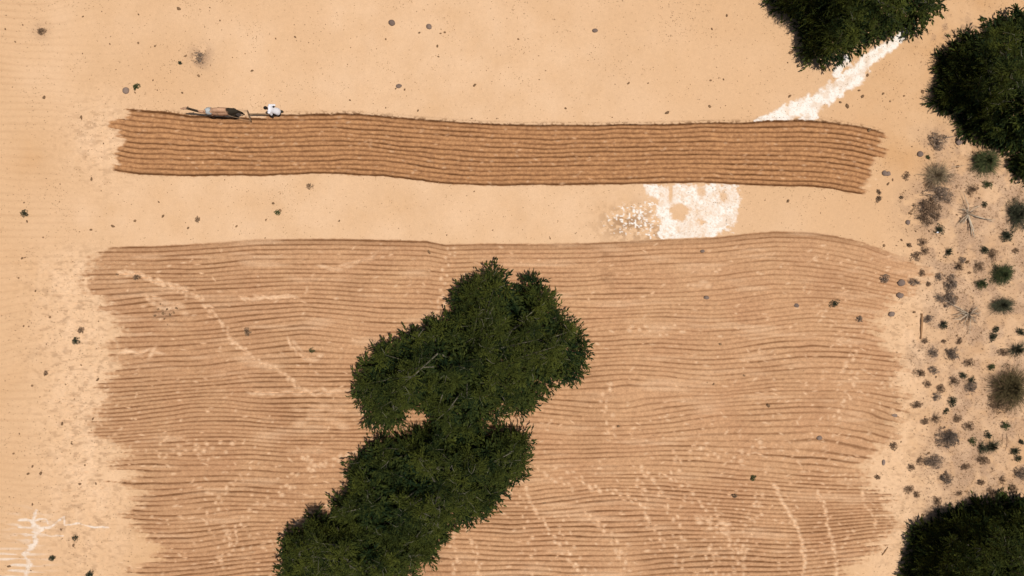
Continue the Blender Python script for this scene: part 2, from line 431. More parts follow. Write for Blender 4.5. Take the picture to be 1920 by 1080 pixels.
dark_soil = np.maximum(dark_soil, in2 * np.clip(g2 * 1.05 + edge2 * 0.30 + 0.14 * sstep(0.55, 0.75, fbm(MX * 0.22, MY * 0.3, 61, 3)), 0, 1))  # older furrow lines and top edge take the darker soil colour
dark_soil = np.maximum(dark_soil, in2 * 0.42 * sstep(0.45, 0.7, fbm(MX * 2.0, MY * 5, 62, 2)) * np.exp(-((PX - 1137) / 16) ** 2) * (1 - sstep(520, 570, PY)))
dark_soil = np.maximum(dark_soil, in2 * 0.13 * (1 - sstep(330, 620, PX)))
dryband = in2 * 0.55 * sstep(0.55, 0.85, fbm(MX * 0.35, MY * 2.2, 63, 3)) 
dry = np.maximum(dry, dryband * 0.6)

# --- faint furrows of earlier years on the open sand at the left
old = np.exp(-((PX + 60) / 230.0) ** 2)
oldp = (PY + (vn(MX * 0.25, MY * 0.3, 71) - 0.5) * 26 + PX * 0.015) / 13.5
og = np.exp(-(np.abs(oldp - np.round(oldp)) * 13.5 / PPM / 0.06) ** 2) * old * (0.3 + 0.9 * vn(MX * 0.6, np.round(oldp) * 2.3, 72)) * (1 - tilled)
Z -= 0.035 * og
dark_soil = np.maximum(dark_soil, og * 0.13)

# --- stamps: hoof and foot prints, trampled flecks
def stamp(cx, cy, a, b, ang, w, depth, arr=dry):
    R = max(a, b) * 1.6
    i0, i1 = np.searchsorted(gx, [cx - R, cx + R]); j0, j1 = np.searchsorted(gy, [cy - R, cy + R])
    if i1 <= i0 or j1 <= j0: return
    X = PX[j0:j1, i0:i1] - cx; Y = PY[j0:j1, i0:i1] - cy
    c, s = math.cos(ang), math.sin(ang)
    e = np.exp(-(((X * c + Y * s) / a) ** 2 + ((-X * s + Y * c) / b) ** 2) ** 1.5)
    arr[j0:j1, i0:i1] = np.maximum(arr[j0:j1, i0:i1], (w * e).astype(np.float32))
    m = dark_soil[j0:j1, i0:i1]; dark_soil[j0:j1, i0:i1] = m * (1 - 0.85 * e * min(1, w * 1.3))
    Z[j0:j1, i0:i1] -= depth * e

def trail(pts, step=15, w=0.75, spread=4.5, size=(7.0, 2.7), jit=2.0):
    P = np.array(pts, float)
    seg = np.hypot(*np.diff(P, axis=0).T); L = np.concatenate([[0], np.cumsum(seg)])
    s = 0; side = 1
    while s < L[-1]:
        x = np.interp(s, L, P[:, 0]); y = np.interp(s, L, P[:, 1])
        x2 = np.interp(s + 2, L, P[:, 0]); y2 = np.interp(s + 2, L, P[:, 1])
        a = math.atan2(y2 - y, x2 - x + 1e-6) if s + 2 < L[-1] else 0
        nx, ny = -math.sin(a), math.cos(a)
        stamp(x + nx * spread * side + rng.normal(0, jit), y + ny * spread * side + rng.normal(0, jit), size[0] * (0.72 if size[0] < 8.5 else 1) * rng.uniform(0.6, 1.2), size[1] * 1.2 * rng.uniform(0.7, 1.3), a + rng.normal(0, 0.3), w * rng.uniform(0.55, 1.1), 0.02)
        side = -side; s += step * rng.uniform(0.7, 1.25)

trail([(225, 508), (290, 528), (335, 540), (372, 560), (398, 583), (413, 605), (432, 640), (452, 652), (480, 675), (505, 684), (535, 702), (552, 718), (566, 738)], 9, 0.75, 1.5, (6.5, 2.6))
trail([(842, 466), (836, 500), (830, 535), (828, 562), (820, 590)], 10, 0.75, 3, (6, 2.4))
trail([(1452, 912), (1465, 940), (1483, 968), (1500, 1000), (1508, 1035), (1510, 1085)], 7, 0.85, 1.2, (7, 2.8), 1.2)
trail([(1533, 922), (1546, 950), (1552, 985), (1562, 1015), (1568, 1050), (1570, 1085)], 8, 0.85, 1.0, (7.5, 2.5), 1.0)
trail([(1618, 925), (1628, 955), (1640, 970), (1646, 985)], 8, 0.8, 1.2, (6, 2.6))
trail([(1066, 884), (1085, 895), (1108, 915), (1130, 920), (1160, 927), (1185, 938), (1200, 945), (1210, 960), (1225, 985), (1240, 1010), (1252, 1030)], 11, 0.8, 2.0, (6.5, 2.5))
trail([(980, 905), (996, 945), (1012, 970), (1030, 1000), (1052, 1025), (1075, 1055), (1090, 1085)], 9, 0.85, 3.0, (7, 2.6))
trail([(962, 920), (985, 960), (990, 1000), (1000, 1050), (1005, 1085)], 14, 0.7, 5, (5.5, 2.3))
trail([(1045, 965), (1060, 995), (1078, 1040), (1098, 1080)], 13, 0.7, 5, (6, 2.4))
trail([(1208, 880), (1225, 900), (1232, 925), (1250, 950), (1270, 980), (1268, 1010), (1275, 1050), (1275, 1085)], 10, 0.75, 5.0, (6.5, 2.6), 3)
trail([(1250, 885), (1285, 915), (1300, 940), (1335, 955), (1345, 975), (1360, 995), (1375, 1020), (1382, 1040)], 9, 0.75, 5.0, (6.5, 2.6), 3)
trail([(1270, 850), (1275, 880)], 8, 0.6, 3)
trail([(1310, 970), (1330, 985), (1365, 998)], 8, 0.7, 3, (8, 3))
trail([(1360, 980), (1362, 1005)], 6, 0.85, 2, (8, 5))
trail([(1340, 1020), (1330, 1050), (1335, 1085)], 8, 0.7, 7, (6, 2.6), 4)
trail([(1395, 1020), (1375, 1060), (1360, 1085)], 8, 0.6, 7, (6, 2.6), 4)
trail([(573, 855), (588, 872), (580, 885), (600, 872)], 6, 0.75, 4, (6, 3), 2)
trail([(592, 868), (615, 872), (640, 860), (662, 845)], 8, 0.7, 3, (7, 3))
trail([(470, 737), (520, 737), (570, 735), (620, 735), (662, 733)], 9, 0.75, 0.6, (12, 2.4), 0.8)
trail([(455, 560), (490, 558), (520, 558), (552, 556)], 8, 0.75, 1.0, (12, 2.6), 1.0)
trail([(235, 660), (265, 661), (300, 661)], 12, 0.9, 0.4, (14, 2.6), 0.5)
trail([(280, 558), (300, 572), (330, 575), (345, 580)], 7, 0.6, 5, (9, 4), 2)
trail([(225, 512), (258, 514), (282, 525), (310, 532), (350, 543)], 8, 0.75, 1, (9, 3), 1.5)
trail([(545, 640), (570, 672), (600, 672)], 8, 0.65, 2, (10, 2.5))
trail([(560, 785), (590, 772), (620, 775), (655, 790)], 8, 0.4, 9, (14, 5), 4)
trail([(700, 480), (650, 502), (600, 503)], 10, 0.55, 2, (12, 2.4))
trail([(1300, 533), (1330, 535)], 7, 0.6, 1, (9, 3))
trail([(600, 1030), (560, 985), (520, 1020), (470, 1010), (430, 1040)], 8, 0.55, 8, (6, 2.6), 5)
trail([(850, 990), (848, 1030), (852, 1080)], 9, 0.7, 3, (6, 2.4))
trail([(880, 1000), (895, 1045), (900, 1085)], 10, 0.7, 3, (6, 2.4))
trail([(720, 825), (690, 860), (650, 900), (630, 940), (580, 975), (520, 1035)], 9, 0.6, 7, (7, 3), 5)
for t_ in ([(700, 1060), (660, 1000), (640, 960)], [(1100, 960), (1140, 1000), (1165, 1045), (1180, 1085)], [(1400, 1085), (1390, 1045), (1400, 1000), (1420, 960), (1425, 920)], [(1010, 880), (1040, 900), (1075, 915)], [(1210, 880), (1200, 910), (1215, 950)], [(1430, 830), (1400, 850), (1370, 860), (1330, 850), (1290, 835)], [(1580, 700), (1600, 660), (1615, 620)], [(1570, 780), (1590, 740), (1600, 690)], [(470, 880), (430, 910), (400, 950), (380, 1000)], [(560, 900), (520, 930), (470, 960), (430, 1000), (400, 1060)], [(300, 830), (340, 845), (390, 838), (440, 842)], [(1180, 620), (1230, 618), (1290, 622)], [(1150, 820), (1140, 790), (1135, 760), (1142, 720)]):
    trail(t_, 10, 0.7, 4.5, (6.0, 2.7), 3.0)
trail([(300, 530), (372, 560), (413, 605), (436, 645), (480, 675), (535, 702), (566, 738)], 9, 0.55, 1.8, (6.0, 2.4), 1.5)
for i in range(4000):
    x = rng.uniform(170, 1710); y = rng.uniform(455, 1150)
    dens = 0.20 + 0.55 * math.exp(-((x - 330) / 200) ** 2 - ((y - 840) / 60) ** 2) + 0.5 * math.exp(-((x - 360) / 260) ** 2 - ((y - 1020) / 80) ** 2) \
        + 0.45 * math.exp(-((x - 1380) / 300) ** 2 - ((y - 900) / 180) ** 2) + 0.4 * math.exp(-((x - 1580) / 110) ** 2)
    if rng.uniform() > dens: continue
    stamp(x, y, rng.uniform(1.8, 6.0), rng.uniform(1.2, 2.4), rng.normal(-0.15, 0.5), rng.uniform(0.2, 0.7), 0.012)
for i in range(260):
    x = rng.uniform(220, 1650); y = curve(TOP1, x) + rng.uniform(4, 110)
    stamp(x, y, rng.uniform(2, 5), rng.uniform(1.2, 2.0), rng.normal(0, 0.4), rng.uniform(0.15, 0.45), 0.008)

# --- trodden headlands at both ends of the field
churnL = np.exp(-((PX - (135 + 0.07 * (PY - 500))) / 85.0) ** 2) * sstep(430, 520, PY) * (1 - 0.4 * sstep(900, 1080, PY))
churnL = np.maximum(churnL, 0.9 * np.exp(-((PX - 190) / 70.0) ** 2 - ((PY - 265) / 75.0) ** 2))
churnR = np.exp(-((PX - 1690) / 60.0) ** 2) * sstep(430, 540, PY)
scrub = sstep(1690, 1760, PX + (vn(MX * 0.5, MY * 0.5, 81) - 0.5) * 80) * sstep(215, 270, PY)
cn = fbm(MX * 5.5, MY * 6.5, 82, 3)
ch = np.clip(churnL + 0.7 * churnR + 0.6 * scrub, 0, 1) * (1 - tilled)
Z += ch * ((cn - 0.5) * 0.16 + (vn(MX * 14, MY * 16, 83) - 0.5) * 0.025)
dark_soil = np.maximum(dark_soil, ch * 0.60 * sstep(0.55, 0.70, fbm(MX * 3.4, MY * 6.5, 84, 3)))
dry = np.maximum(dry, ch * (0.35 + 0.35 * sstep(0.4, 0.7, fbm(MX * 1.5, MY * 1.5, 85, 2))))
dry = np.maximum(dry, 0.6 * (1 - tilled) * np.exp(-((PX - 1650) / 60.0) ** 2) * sstep(780, 860, PY) * (0.5 + 0.5 * fbm(MX, MY, 86, 2)))
litter = np.maximum(litter, 0.85 * scrub * sstep(0.40, 0.62, fbm(MX * 1.1, MY * 1.1, 87, 4)))
litter = np.maximum(litter, 0.75 * np.exp(-((PX - 1850) / 130.0) ** 2 - ((PY - 935) / 32.0) ** 2) * sstep(0.3, 0.65, fbm(MX * 3, MY * 3, 88, 3)))
litter = np.maximum(litter, 0.55 * np.exp(-((PX - 1790) / 80.0) ** 2 - ((PY - 60) / 40.0) ** 2) * sstep(0.45, 0.65, fbm(MX * 3, MY * 3, 89, 3)))
for cx, cy, rr, w in ((1750, 390, 46, .9), (1815, 415, 34, .9), (1785, 545, 34, .8), (1810, 600, 38, .8), (1885, 750, 60, .8), (1785, 820, 40, .8), (1848, 840, 40, .7), (1755, 865, 30, .8), (1790, 690, 30, .5), (1895, 440, 40, .6), (376, 107, 18, .75), (1760, 270, 25, .7), (1880, 520, 34, .5), (305, 585, 16, .45), (75, 58, 14, .35)):
    rr = rr * 1.3; e = np.exp(-(((PX - cx) ** 2 + (PY - cy) ** 2) / rr ** 2) ** 1.3)
    litter = np.maximum(litter, w * e * sstep(0.25, 0.6, fbm(MX * 2.6, MY * 2.6, 90, 3)))
dark_soil = np.maximum(dark_soil, 0.30 * scrub * (0.3 + fbm(MX * 0.8, MY * 0.8, 92, 3)))
# dusting of leaf fall around the tree skirts
Zt = fbm(MX * 3.5, MY * 3.5, 91, 3)
# --- salt
def saltm(d, k=0.34):
    nn = fbm(MX * 4.2, MY * 4.2, 101, 4)
    return sstep(-0.08, 0.35, 1.0 - d + (nn - 0.5) * k * 3.2)
salt = np.maximum(salt, saltm(np.minimum(np.minimum(stroke(PX, PY, STREAM), stroke(PX, PY, STREAM2)), stroke(PX, PY, STREAM3)), 0.38) * (0.6 + 0.4 * sstep(0.32, 0.55, fbm(MX * 2.6, MY * 2.6, 116, 4))))
P1 = [(1208, 344), (1230, 344), (1256, 344), (1286, 344), (1340, 344), (1378, 344), (1387, 358), (1392, 374), (1384, 398), (1378, 412), (1372, 428), (1350, 434), (1336, 442), (1310, 448), (1280, 450), (1250, 452), (1236, 440), (1238, 420), (1232, 395), (1230, 378), (1216, 372), (1210, 358)]
sd1 = poly_sd(P1, PX, PY)
hole1 = np.hypot((PX - 1272) / 18, (PY - 396) / 17); hole2 = np.hypot((PX - 1317) / 9, (PY - 418) / 9); hole3 = np.hypot((PX - 1257) / 3.5, (PY - 360) / 20)
nn = (fbm(MX * 4.2, MY * 4.2, 103, 4) - 0.5) + 0.9 * (fbm(MX * 1.6, MY * 1.6, 113, 2) - 0.5)
nf = fbm(MX * 8, MY * 8, 114, 3) - 0.5
s1 = sstep(-1.5, 4.5, sd1 + nn * 16 + nf * 14) * sstep(0.8, 1.25, hole1 + nn * 0.9 + nf * 0.6) * sstep(0.6, 1.3, hole2 + nn + nf) * sstep(0.6, 1.6, hole3 + nf) * (1 - 0.75 * sstep(0.0, 0.9, 1 - np.hypot((PX - 1356) / 15, (PY - 368) / 21) + nf * 0.7) * 1.25)
s1 = s1 * (1 - 0.85 * sstep(0.0, 0.7, 1 - np.hypot((PX - 1315) / 13, (PY - 359) / 15) + nf * 0.7))
s1 = s1 * (1 - 0.4 * sstep(0.60, 0.70, fbm(MX * 2.4, MY * 2.4, 117, 3))) * (0.7 + 0.3 * sstep(0.35, 0.62, fbm(MX * 1.8, MY * 1.8, 115, 3)))
spk = fbm(MX * 9, MY * 9, 104, 3)
sp1 = np.exp(-((PX - 1188) / 24) ** 2 - ((PY - 405) / 26) ** 2) + 0.8 * np.exp(-((PX - 1240) / 30) ** 2 - ((PY - 440) / 12) ** 2) + 0.40 * np.exp(-((PX - 1155) / 40) ** 2 - ((PY - 420) / 30) ** 2) + 0.45 * np.exp(-((PX - 1225) / 22) ** 2 - ((PY - 405) / 45) ** 2)
s1 = np.maximum(s1, sstep(0.0, 0.10, spk - 0.73 + 0.22 * np.minimum(sp1, 1)) * sstep(0.15, 0.4, sp1))
s1 = s1 * (1 - tilled)
dark_soil = np.maximum(dark_soil, 0.60 * sstep(0.44, 0.62, fbm(MX * 5, MY * 5, 105, 3)) * np.clip(np.exp(-((PX - 1180) / 55) ** 2 - ((PY - 420) / 34) ** 2) + 0.6 * np.exp(-((PX - 1250) / 40) ** 2 - ((PY - 442) / 14) ** 2), 0, 1) * (1 - tilled))
salt = np.maximum(salt, s1 * (0.62 + 0.38 * sstep(0.34, 0.48, spk)))
SB = [[(70, 958, 2), (62, 975, 3), (68, 990, 8), (68, 1005, 5), (66, 1020, 4), (55, 1030, 6), (45, 1040, 4), (55, 1060, 5), (45, 1085, 6)],
      [(35, 976, 1.6), (60, 974, 2), (88, 973, 1.6), (92, 980, 1.4)], [(35, 988, 1.4), (70, 992, 3), (98, 986, 1.8), (112, 976, 1.5), (122, 968, 1.2), (123, 984, 1.2), (150, 980, 1.3), (180, 988, 1.4), (205, 987, 1.0)],
      [(75, 1000, 1.4), (100, 1004, 1.2), (120, 1006, .8)], [(80, 992, 3.5), (72, 1000, 3)]]
sbd = np.full(PX.shape, 9.0)
for s_ in SB: sbd = np.minimum(sbd, stroke(PX, PY + (vn(MX * 2, MY * 2, 106) - 0.5) * 5, s_))
sb_ = sstep(0.0, 0.9, 1.35 - sbd + (fbm(MX * 2.2, MY * 7, 107, 3) - 0.5) * 2.6) * (0.55 + 0.45 * sstep(0.35, 0.6, fbm(MX * 1.5, MY * 6, 118, 3)))
smu = np.exp(-((PX - 58) / 34.0) ** 2 - ((PY - 990) / 28.0) ** 2) * sstep(0.48, 0.64, fbm(MX * 1.3, MY * 6.5, 119, 3))
sb_ = np.maximum(sb_, 0.8 * smu)
stripes = sstep(0.45, 0.75, 0.5 + 0.5 * np.cos(2 * math.pi * (PY + (vn(MX * .5, MY * .5, 108) - .5) * 9) / 10.5)) * np.exp(-((PX - 30) / 48) ** 2) * sstep(1018, 1040, PY) * sstep(0.36, 0.62, fbm(MX * 0.9, MY * 5, 109, 3))
salt = np.maximum(salt, np.maximum(sb_ * 0.62, stripes * 0.55) * (1 - tilled))
Z += 0.02 * salt
salt = salt * (1 - sstep(0.05, 0.4, tilled))
# --- sand tone with vignette darkening painted in: paler in the middle, more ochre towards the sides and beneath the trees
tone = 0.35 + 0.9 * np.exp(-((PX - 760) / 620.0) ** 2 - ((PY - 300) / 420.0) ** 2) + 0.35 * churnL + 0.25 * churnR - 0.5 * sstep(1500, 1900, PX) * (1 - sstep(220, 420, PY)) + (fbm(MX * 0.25, MY * 0.25, 111, 3) - 0.5) * 0.9
tone = np.clip(tone, 0, 1)
speck = np.clip((0.10 + 0.35 * sstep(0.5, 0.75, fbm(MX * 0.5, MY * 0.5, 112, 3)) + 0.25 * ch + 0.3 * scrub) * (1 - 0.75 * tilled) * (1 - salt * 0.5), 0, 1)
for a in (tilled, dark_soil, fresh, dry, salt, litter, speck): a *= core
Zf = Z * core
def gz(X, Y):
    """ground height"""
    px = X * PPM + 960; py = 540 - Y * PPM
    i = int(np.clip(np.searchsorted(gx, px), 1, NX - 1)); j = int(np.clip(np.searchsorted(gy, py), 1, NY - 1))
    return float(Zf[j, i])
def gz_np(X, Y):
    i = np.clip(np.searchsorted(gx, X * PPM + 960), 1, NX - 1); j = np.clip(np.searchsorted(gy, 540 - Y * PPM), 1, NY - 1)
    return Zf[j, i]

VV = np.stack([MX.ravel(), MY.ravel(), Zf.ravel()], 1)
SA = np.stack([tilled.ravel(), salt.ravel(), litter.ravel(), dry.ravel()], 1)
SB_ = np.stack([tone.ravel(), dark_soil.ravel(), fresh.ravel(), speck.ravel()], 1)
ii, jj = np.meshgrid(np.arange(NX - 1), np.arange(NY - 1))
base = (jj * NX + ii).ravel()
FF = np.stack([base, base + NX, base + NX + 1, base + 1], 1)
fid = np.zeros(len(FF), int)
tf = tilled.ravel()[base]; ff_ = fresh.ravel()[base]; sf = salt.ravel()[base]
fid[(tf > 0.45) & (ff_ > 0.4)] = 1
fid[(tf > 0.45) & (ff_ <= 0.4)] = 2
fid[(fid == 0) & (sf > 0.45)] = 3
for k, nm, lab in ((0, "ground", "pale orange desert sand with scattered dung and faint old furrows"), (1, "ploughed_strip", "freshly ploughed darker strip with close furrows"), (2, "ploughed_field", "older wide ploughed field crossed by footprints"), (3, "salt_crust", "white salt crust on the sand")):
    F = FF[fid == k]
    u, inv = np.unique(F, return_inverse=True)
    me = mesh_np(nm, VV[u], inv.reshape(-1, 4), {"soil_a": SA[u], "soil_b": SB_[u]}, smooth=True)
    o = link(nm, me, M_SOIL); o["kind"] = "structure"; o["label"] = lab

# ------------------------------------------------------------------ leaves
def unit(v): return v / (np.linalg.norm(v, axis=-1, keepdims=True) + 1e-9)

def leaf_quads(pos, d, length, width, tint, flat=0.5):
    n = len(pos)
    up = np.zeros((n, 3)); up[:, 2] = 1
    r = unit(rng.normal(size=(n, 3)) * (1 - flat) + up * flat)
    s = unit(np.cross(d, r))
    L = length[:, None]; w = width[:, None]
    V = np.stack([pos, pos + d * L * 0.5 + s * w, pos + d * L, pos + d * L * 0.5 - s * w], 1).reshape(-1, 3)
    F = np.arange(n * 4).reshape(n, 4)
    return V, F, tint

def sprays(cen, rad, S, n, elev=(-0.1, 1.2), leaf=(0.09, 0.20), wid=(0.012, 0.022), tint=None, out=None, droop=0.3):
    C = len(cen)
    az = rng.uniform(0, 2 * math.pi, (C, S)); el = rng.uniform(elev[0], elev[1], (C, S))
    d = np.stack([np.cos(az) * np.cos(el), np.sin(az) * np.cos(el), np.sin(el)], -1)
    if out is not None: d = unit(d + out[:, None, :] * 0.55)
    L = rad[:, None] * rng.uniform(0.6, 1.15, (C, S))
    b = cen[:, None, :] + d * L[..., None] * 0.08 + rng.normal(0, 0.05, (C, S, 3))
    t = (np.arange(n)[None, None, :] + rng.uniform(0, 1, (C, S, n))) / n
    p = b[:, :, None, :] + d[:, :, None, :] * (L[..., None] * t)[..., None]
    p[..., 2] -= droop * L[..., None] * t * t
    dd = d[:, :, None, :] * np.ones((1, 1, n, 1)); dd[..., 2] -= 2 * droop * t
    dd = unit(unit(dd) + rng.normal(0, 0.38, dd.shape))
    p = p.reshape(-1, 3); dd = dd.reshape(-1, 3); m = len(p)
    tt = np.broadcast_to((tint[:, None] + rng.normal(0, 0.13, (C, S)))[:, :, None], (C, S, n)).reshape(-1) + rng.normal(0, 0.08, m) + 0.16 * (t.reshape(-1) - 0.5)
    return leaf_quads(p, dd, rng.uniform(*leaf, m), rng.uniform(*wid, m), np.clip(tt, 0, 1), 0.35)

def cat(parts):
    V = []; F = []; T = []; n = 0
    for v, f, t in parts:
        V.append(v); F.append(f + n); T.append(t); n += len(v)
    return np.vstack(V), np.vstack(F), np.concatenate(T)

def dart(poly, spacing, inset=0.0, tries=6000):
    p = np.array(poly, float)
    lo = p.min(0); hi = p.max(0)
    c = np.stack([rng.uniform(lo[0], hi[0], tries), rng.uniform(lo[1], hi[1], tries)], 1)
    sd_ = poly_sd(poly, c[:, 0], c[:, 1])
    c = c[sd_ > inset]; sd_ = sd_[sd_ > inset]
    keep = []
    for i in range(len(c)):
        if all((c[i, 0] - c[j, 0]) ** 2 + (c[i, 1] - c[j, 1]) ** 2 > spacing ** 2 for j in keep): keep.append(i)
    return c[keep], sd_[keep]

def tree(poly, height, label, trunk_px, hue=0.0, dens=1.0, ins=5):
    """a tree whose crown, seen from above, fills the outline poly (photo pixels)"""
    tx, ty = W(*trunk_px); tz = gz(tx, ty)
    root = empty("tree", (tx, ty, tz), label, "tree")
    org = np.array((tx, ty, tz))
    o1, o2 = rng.uniform(0, 90, 2)
    def crown_top(d): return 0.9 + (height - 1.3) * (1 - np.exp(-np.clip(d, 0, None) / PPM / 1.15))
    def lobes(c): return vn(c[:, 0] / 40 + o1, c[:, 1] / 40 + o2, 9) * 0.65 + vn(c[:, 0] / 17 + o2, c[:, 1] / 17 + o1, 10) * 0.35
    def rimn(c): return (vn(c[:, 0] / 13 + o2, c[:, 1] / 13, 11) - 0.5) * 16
    def place(c, z):
        k = (H - z - tz) / H / PPM
        return np.stack([(c[:, 0] - 960) * k, (540 - c[:, 1]) * k, z + tz], 1)
    def zcap(c, margin=-1.0):
        zm = np.full(len(c), 0.3); ok = np.ones(len(c), bool)
        for z in np.arange(0.3, height + 0.9, 0.3):
            qx_ = c[:, 0] - (c[:, 0] - 960) * z / H - SUN.x / SUN.z * z * PPM
            qy_ = c[:, 1] - (c[:, 1] - 540) * z / H + SUN.y / SUN.z * z * PPM
            ok &= poly_sd(poly, qx_, qy_) > margin
            zm = np.where(ok, z, zm)
        return zm
    parts = []
    # upper clumps
    c, d = dart(poly, 18, 10 + ins)
    lb = lobes(c); k_ = ((lb > 0.37) | (d < 20)) & (d + rimn(c) > 10 + ins)
    c, d, lb = c[k_], d[k_], lb[k_]
    z = crown_top(d) + (lb - 0.5) * 3.8 + rng.normal(0, 0.25, len(c))
    z = np.minimum(np.clip(z, 0.6, height), zcap(c))
    cen = place(c, z)
    rad = np.clip(rng.uniform(0.42, 0.78, len(c)), 0.2, None)
    rad = np.minimum(rad, 0.30 + d / PPM * 0.95)
    cen2 = cen - org
    out = unit(np.stack([cen2[:, 0], cen2[:, 1], np.zeros(len(c))], 1)) * np.clip(1.2 - d / PPM / 1.6, 0.15, 1)[:, None]
    tnt = np.clip(0.42 + hue + (lb - 0.5) * 0.6 + rng.normal(0, 0.17, len(c)), 0, 1)  # highlight painted in: higher lobes get a lighter tint
    parts.append(sprays(cen2, rad, int(46 * dens), 18, (-0.25, 1.25), leaf=(0.05, 0.13), wid=(0.007, 0.015), tint=tnt, out=out))
    # finer shoots around the rim
    c2, d2_ = dart(poly, 9, 4 + ins)
    m = (d2_ < 19 + ins) & (d2_ + rimn(c2) > 4.5 + ins)
    c2, d2_ = c2[m], d2_[m]
    z = np.clip(crown_top(d2_) * rng.uniform(0.35, 1.0, len(c2)) + 0.1, 0.25, None)
    z = np.minimum(z, zcap(c2))
    ce = place(c2, z) - org
    out2 = unit(np.stack([ce[:, 0], ce[:, 1], np.zeros(len(ce))], 1))
    parts.append(sprays(ce, rng.uniform(0.14, 0.32, len(ce)), int(18 * dens), 12, (-0.4, 0.9), leaf=(0.04, 0.10), wid=(0.006, 0.013), tint=np.clip(0.50 + hue + rng.normal(0, 0.16, len(ce)), 0, 1), out=out2))
    # loose tufts standing above the crown, sunlit look put into a lighter tint
    c4, d4 = dart(poly, 30, 14)
    k_ = lobes(c4) > 0.48; c4, d4 = c4[k_], d4[k_]
    z = np.clip(crown_top(d4) + rng.uniform(0.1, 0.7, len(c4)), 0.6, height + 0.6)
    z = np.minimum(z, zcap(c4, 3.0) + 0.1)
    ce4 = place(c4, z) - org
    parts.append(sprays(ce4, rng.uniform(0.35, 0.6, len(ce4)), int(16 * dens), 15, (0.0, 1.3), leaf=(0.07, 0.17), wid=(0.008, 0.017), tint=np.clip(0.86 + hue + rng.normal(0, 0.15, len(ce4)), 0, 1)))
    # inner foliage lower down
    c3, d3 = dart(poly, 15, 8)
    z = np.clip(crown_top(d3) * rng.uniform(0.35, 0.7, len(c3)), 0.4, None)
    z = np.minimum(z, zcap(c3, 4.0) * 0.7)
    ce3 = place(c3, z) - org
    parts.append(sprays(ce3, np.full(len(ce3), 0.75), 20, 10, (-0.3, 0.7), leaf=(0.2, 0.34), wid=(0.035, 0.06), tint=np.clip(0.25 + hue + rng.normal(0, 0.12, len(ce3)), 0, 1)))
    V, F, T = cat(parts)
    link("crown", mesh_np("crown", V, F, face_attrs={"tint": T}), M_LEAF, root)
    # trunk with limbs and the bare twigs that show between the leaves
    mb = MB()
    mb.tube([(0, 0, -0.15), (0.05, 0.04, 0.4), (0.02, 0.1, 1.0), (0.1, 0.08, 1.6)], [0.34, 0.27, 0.23, 0.2], 10, 0.2)
    order = rng.permutation(len(cen2))
    ends = []
    for i in order[:26]:
        e = cen2[i]; s0 = np.array((0.06, 0.08, rng.uniform(0.7, 1.5)))
        mid = s0 * 0.5 + e * 0.5 + np.array((rng.normal(0, 0.25), rng.normal(0, 0.25), 0.15))
        q = s0 * 0.8 + mid * 0.2 + np.array((0, 0, 0.12)); q2 = mid * 0.45 + e * 0.55
        mid = mid - np.array((0, 0, 0.6)); q2 = q2 - np.array((0, 0, 0.45))
        mb.tube([s0, q, mid, q2, e], [0.11, 0.09, 0.06, 0.04, 0.018], 6, 0.3); ends.append((mid, e))
    for n_, i in enumerate(order[:int(len(order) * 0.85)]):
        e = cen2[i]
        if n_ >= 26:
            m0, e0 = min(ends, key=lambda t: np.linalg.norm(t[1] - e))
            mb.tube([m0 - np.array((0, 0, 0.5)), m0 * 0.45 + e * 0.55 - np.array((0, 0, 0.75)), e - np.array((0, 0, 0.2)), e], [0.035, 0.026, 0.014, 0.012], 5, 0.15)
        for k in range(rng.integers(1, 4)):
            a = rng.uniform(0, 6.28); L = rng.uniform(0.25, 0.6)
            dv = unit(np.array((math.cos(a), math.sin(a), rng.uniform(0.15, 0.9))))
            p1 = e + dv * L * 0.5 + rng.normal(0, 0.07, 3); p2 = e + dv * L + rng.normal(0, 0.14, 3)
            mb.tube([e, p1, p2], [0.013, 0.009, 0.004], 4, rng.uniform(0.3, 1.0))
    link("trunk", mb.mesh("trunk"), M_BARK, root)
    return root

PD = [(853, 560), (856, 540), (880, 530), (900, 513), (920, 505), (945, 506), (957, 515), (958, 534), (966, 548), (974, 547), (983, 521), (1004, 516), (1014, 534), (1030, 545), (1042, 570), (1055, 582), (1065, 600), (1085, 610), (1095, 628), (1106, 648), (1102, 668), (1090, 690), (1084, 708), (1060, 714), (1036, 709), (1028, 735), (1006, 752), (1002, 770), (985, 777), (955, 772), (936, 780), (922, 803), (880, 825), (838, 825), (818, 800), (803, 768), (785, 760), (761, 774), (746, 795), (730, 806), (705, 798), (685, 785), (680, 760), (665, 735), (660, 715), (680, 690), (702, 672), (705, 655), (725, 645), (750, 637), (768, 625), (790, 615), (815, 605), (838, 592), (852, 592)]
PE = [(660, 848), (690, 850), (697, 822), (718, 819), (745, 826), (775, 816), (808, 801), (840, 794), (925, 812), (975, 806), (994, 815), (998, 850), (990, 885), (975, 905), (945, 910), (940, 945), (920, 965), (890, 973), (855, 985), (838, 1000), (815, 1020), (770, 1030), (700, 1025), (640, 990), (618, 970), (620, 955), (640, 930), (655, 910), (655, 890), (662, 870)]
PF = [(520, 1050), (523, 1025), (540, 1003), (565, 985), (580, 965), (590, 957), (600, 965), (612, 974), (640, 970), (700, 985), (760, 1000), (813, 985), (825, 995), (822, 1030), (808, 1053), (780, 1068), (760, 1092), (700, 1112), (600, 1120), (540, 1110), (522, 1075)]
PA = [(1445, -40), (1446, 0), (1458, 20), (1482, 35), (1506, 62), (1500, 80), (1503, 105), (1528, 122), (1555, 112), (1585, 106), (1612, 97), (1635, 80), (1652, 70), (1684, 56), (1716, 56), (1740, 40), (1763, 28), (1772, 15), (1760, -10), (1740, -80), (1650, -130), (1520, -120), (1460, -80)]
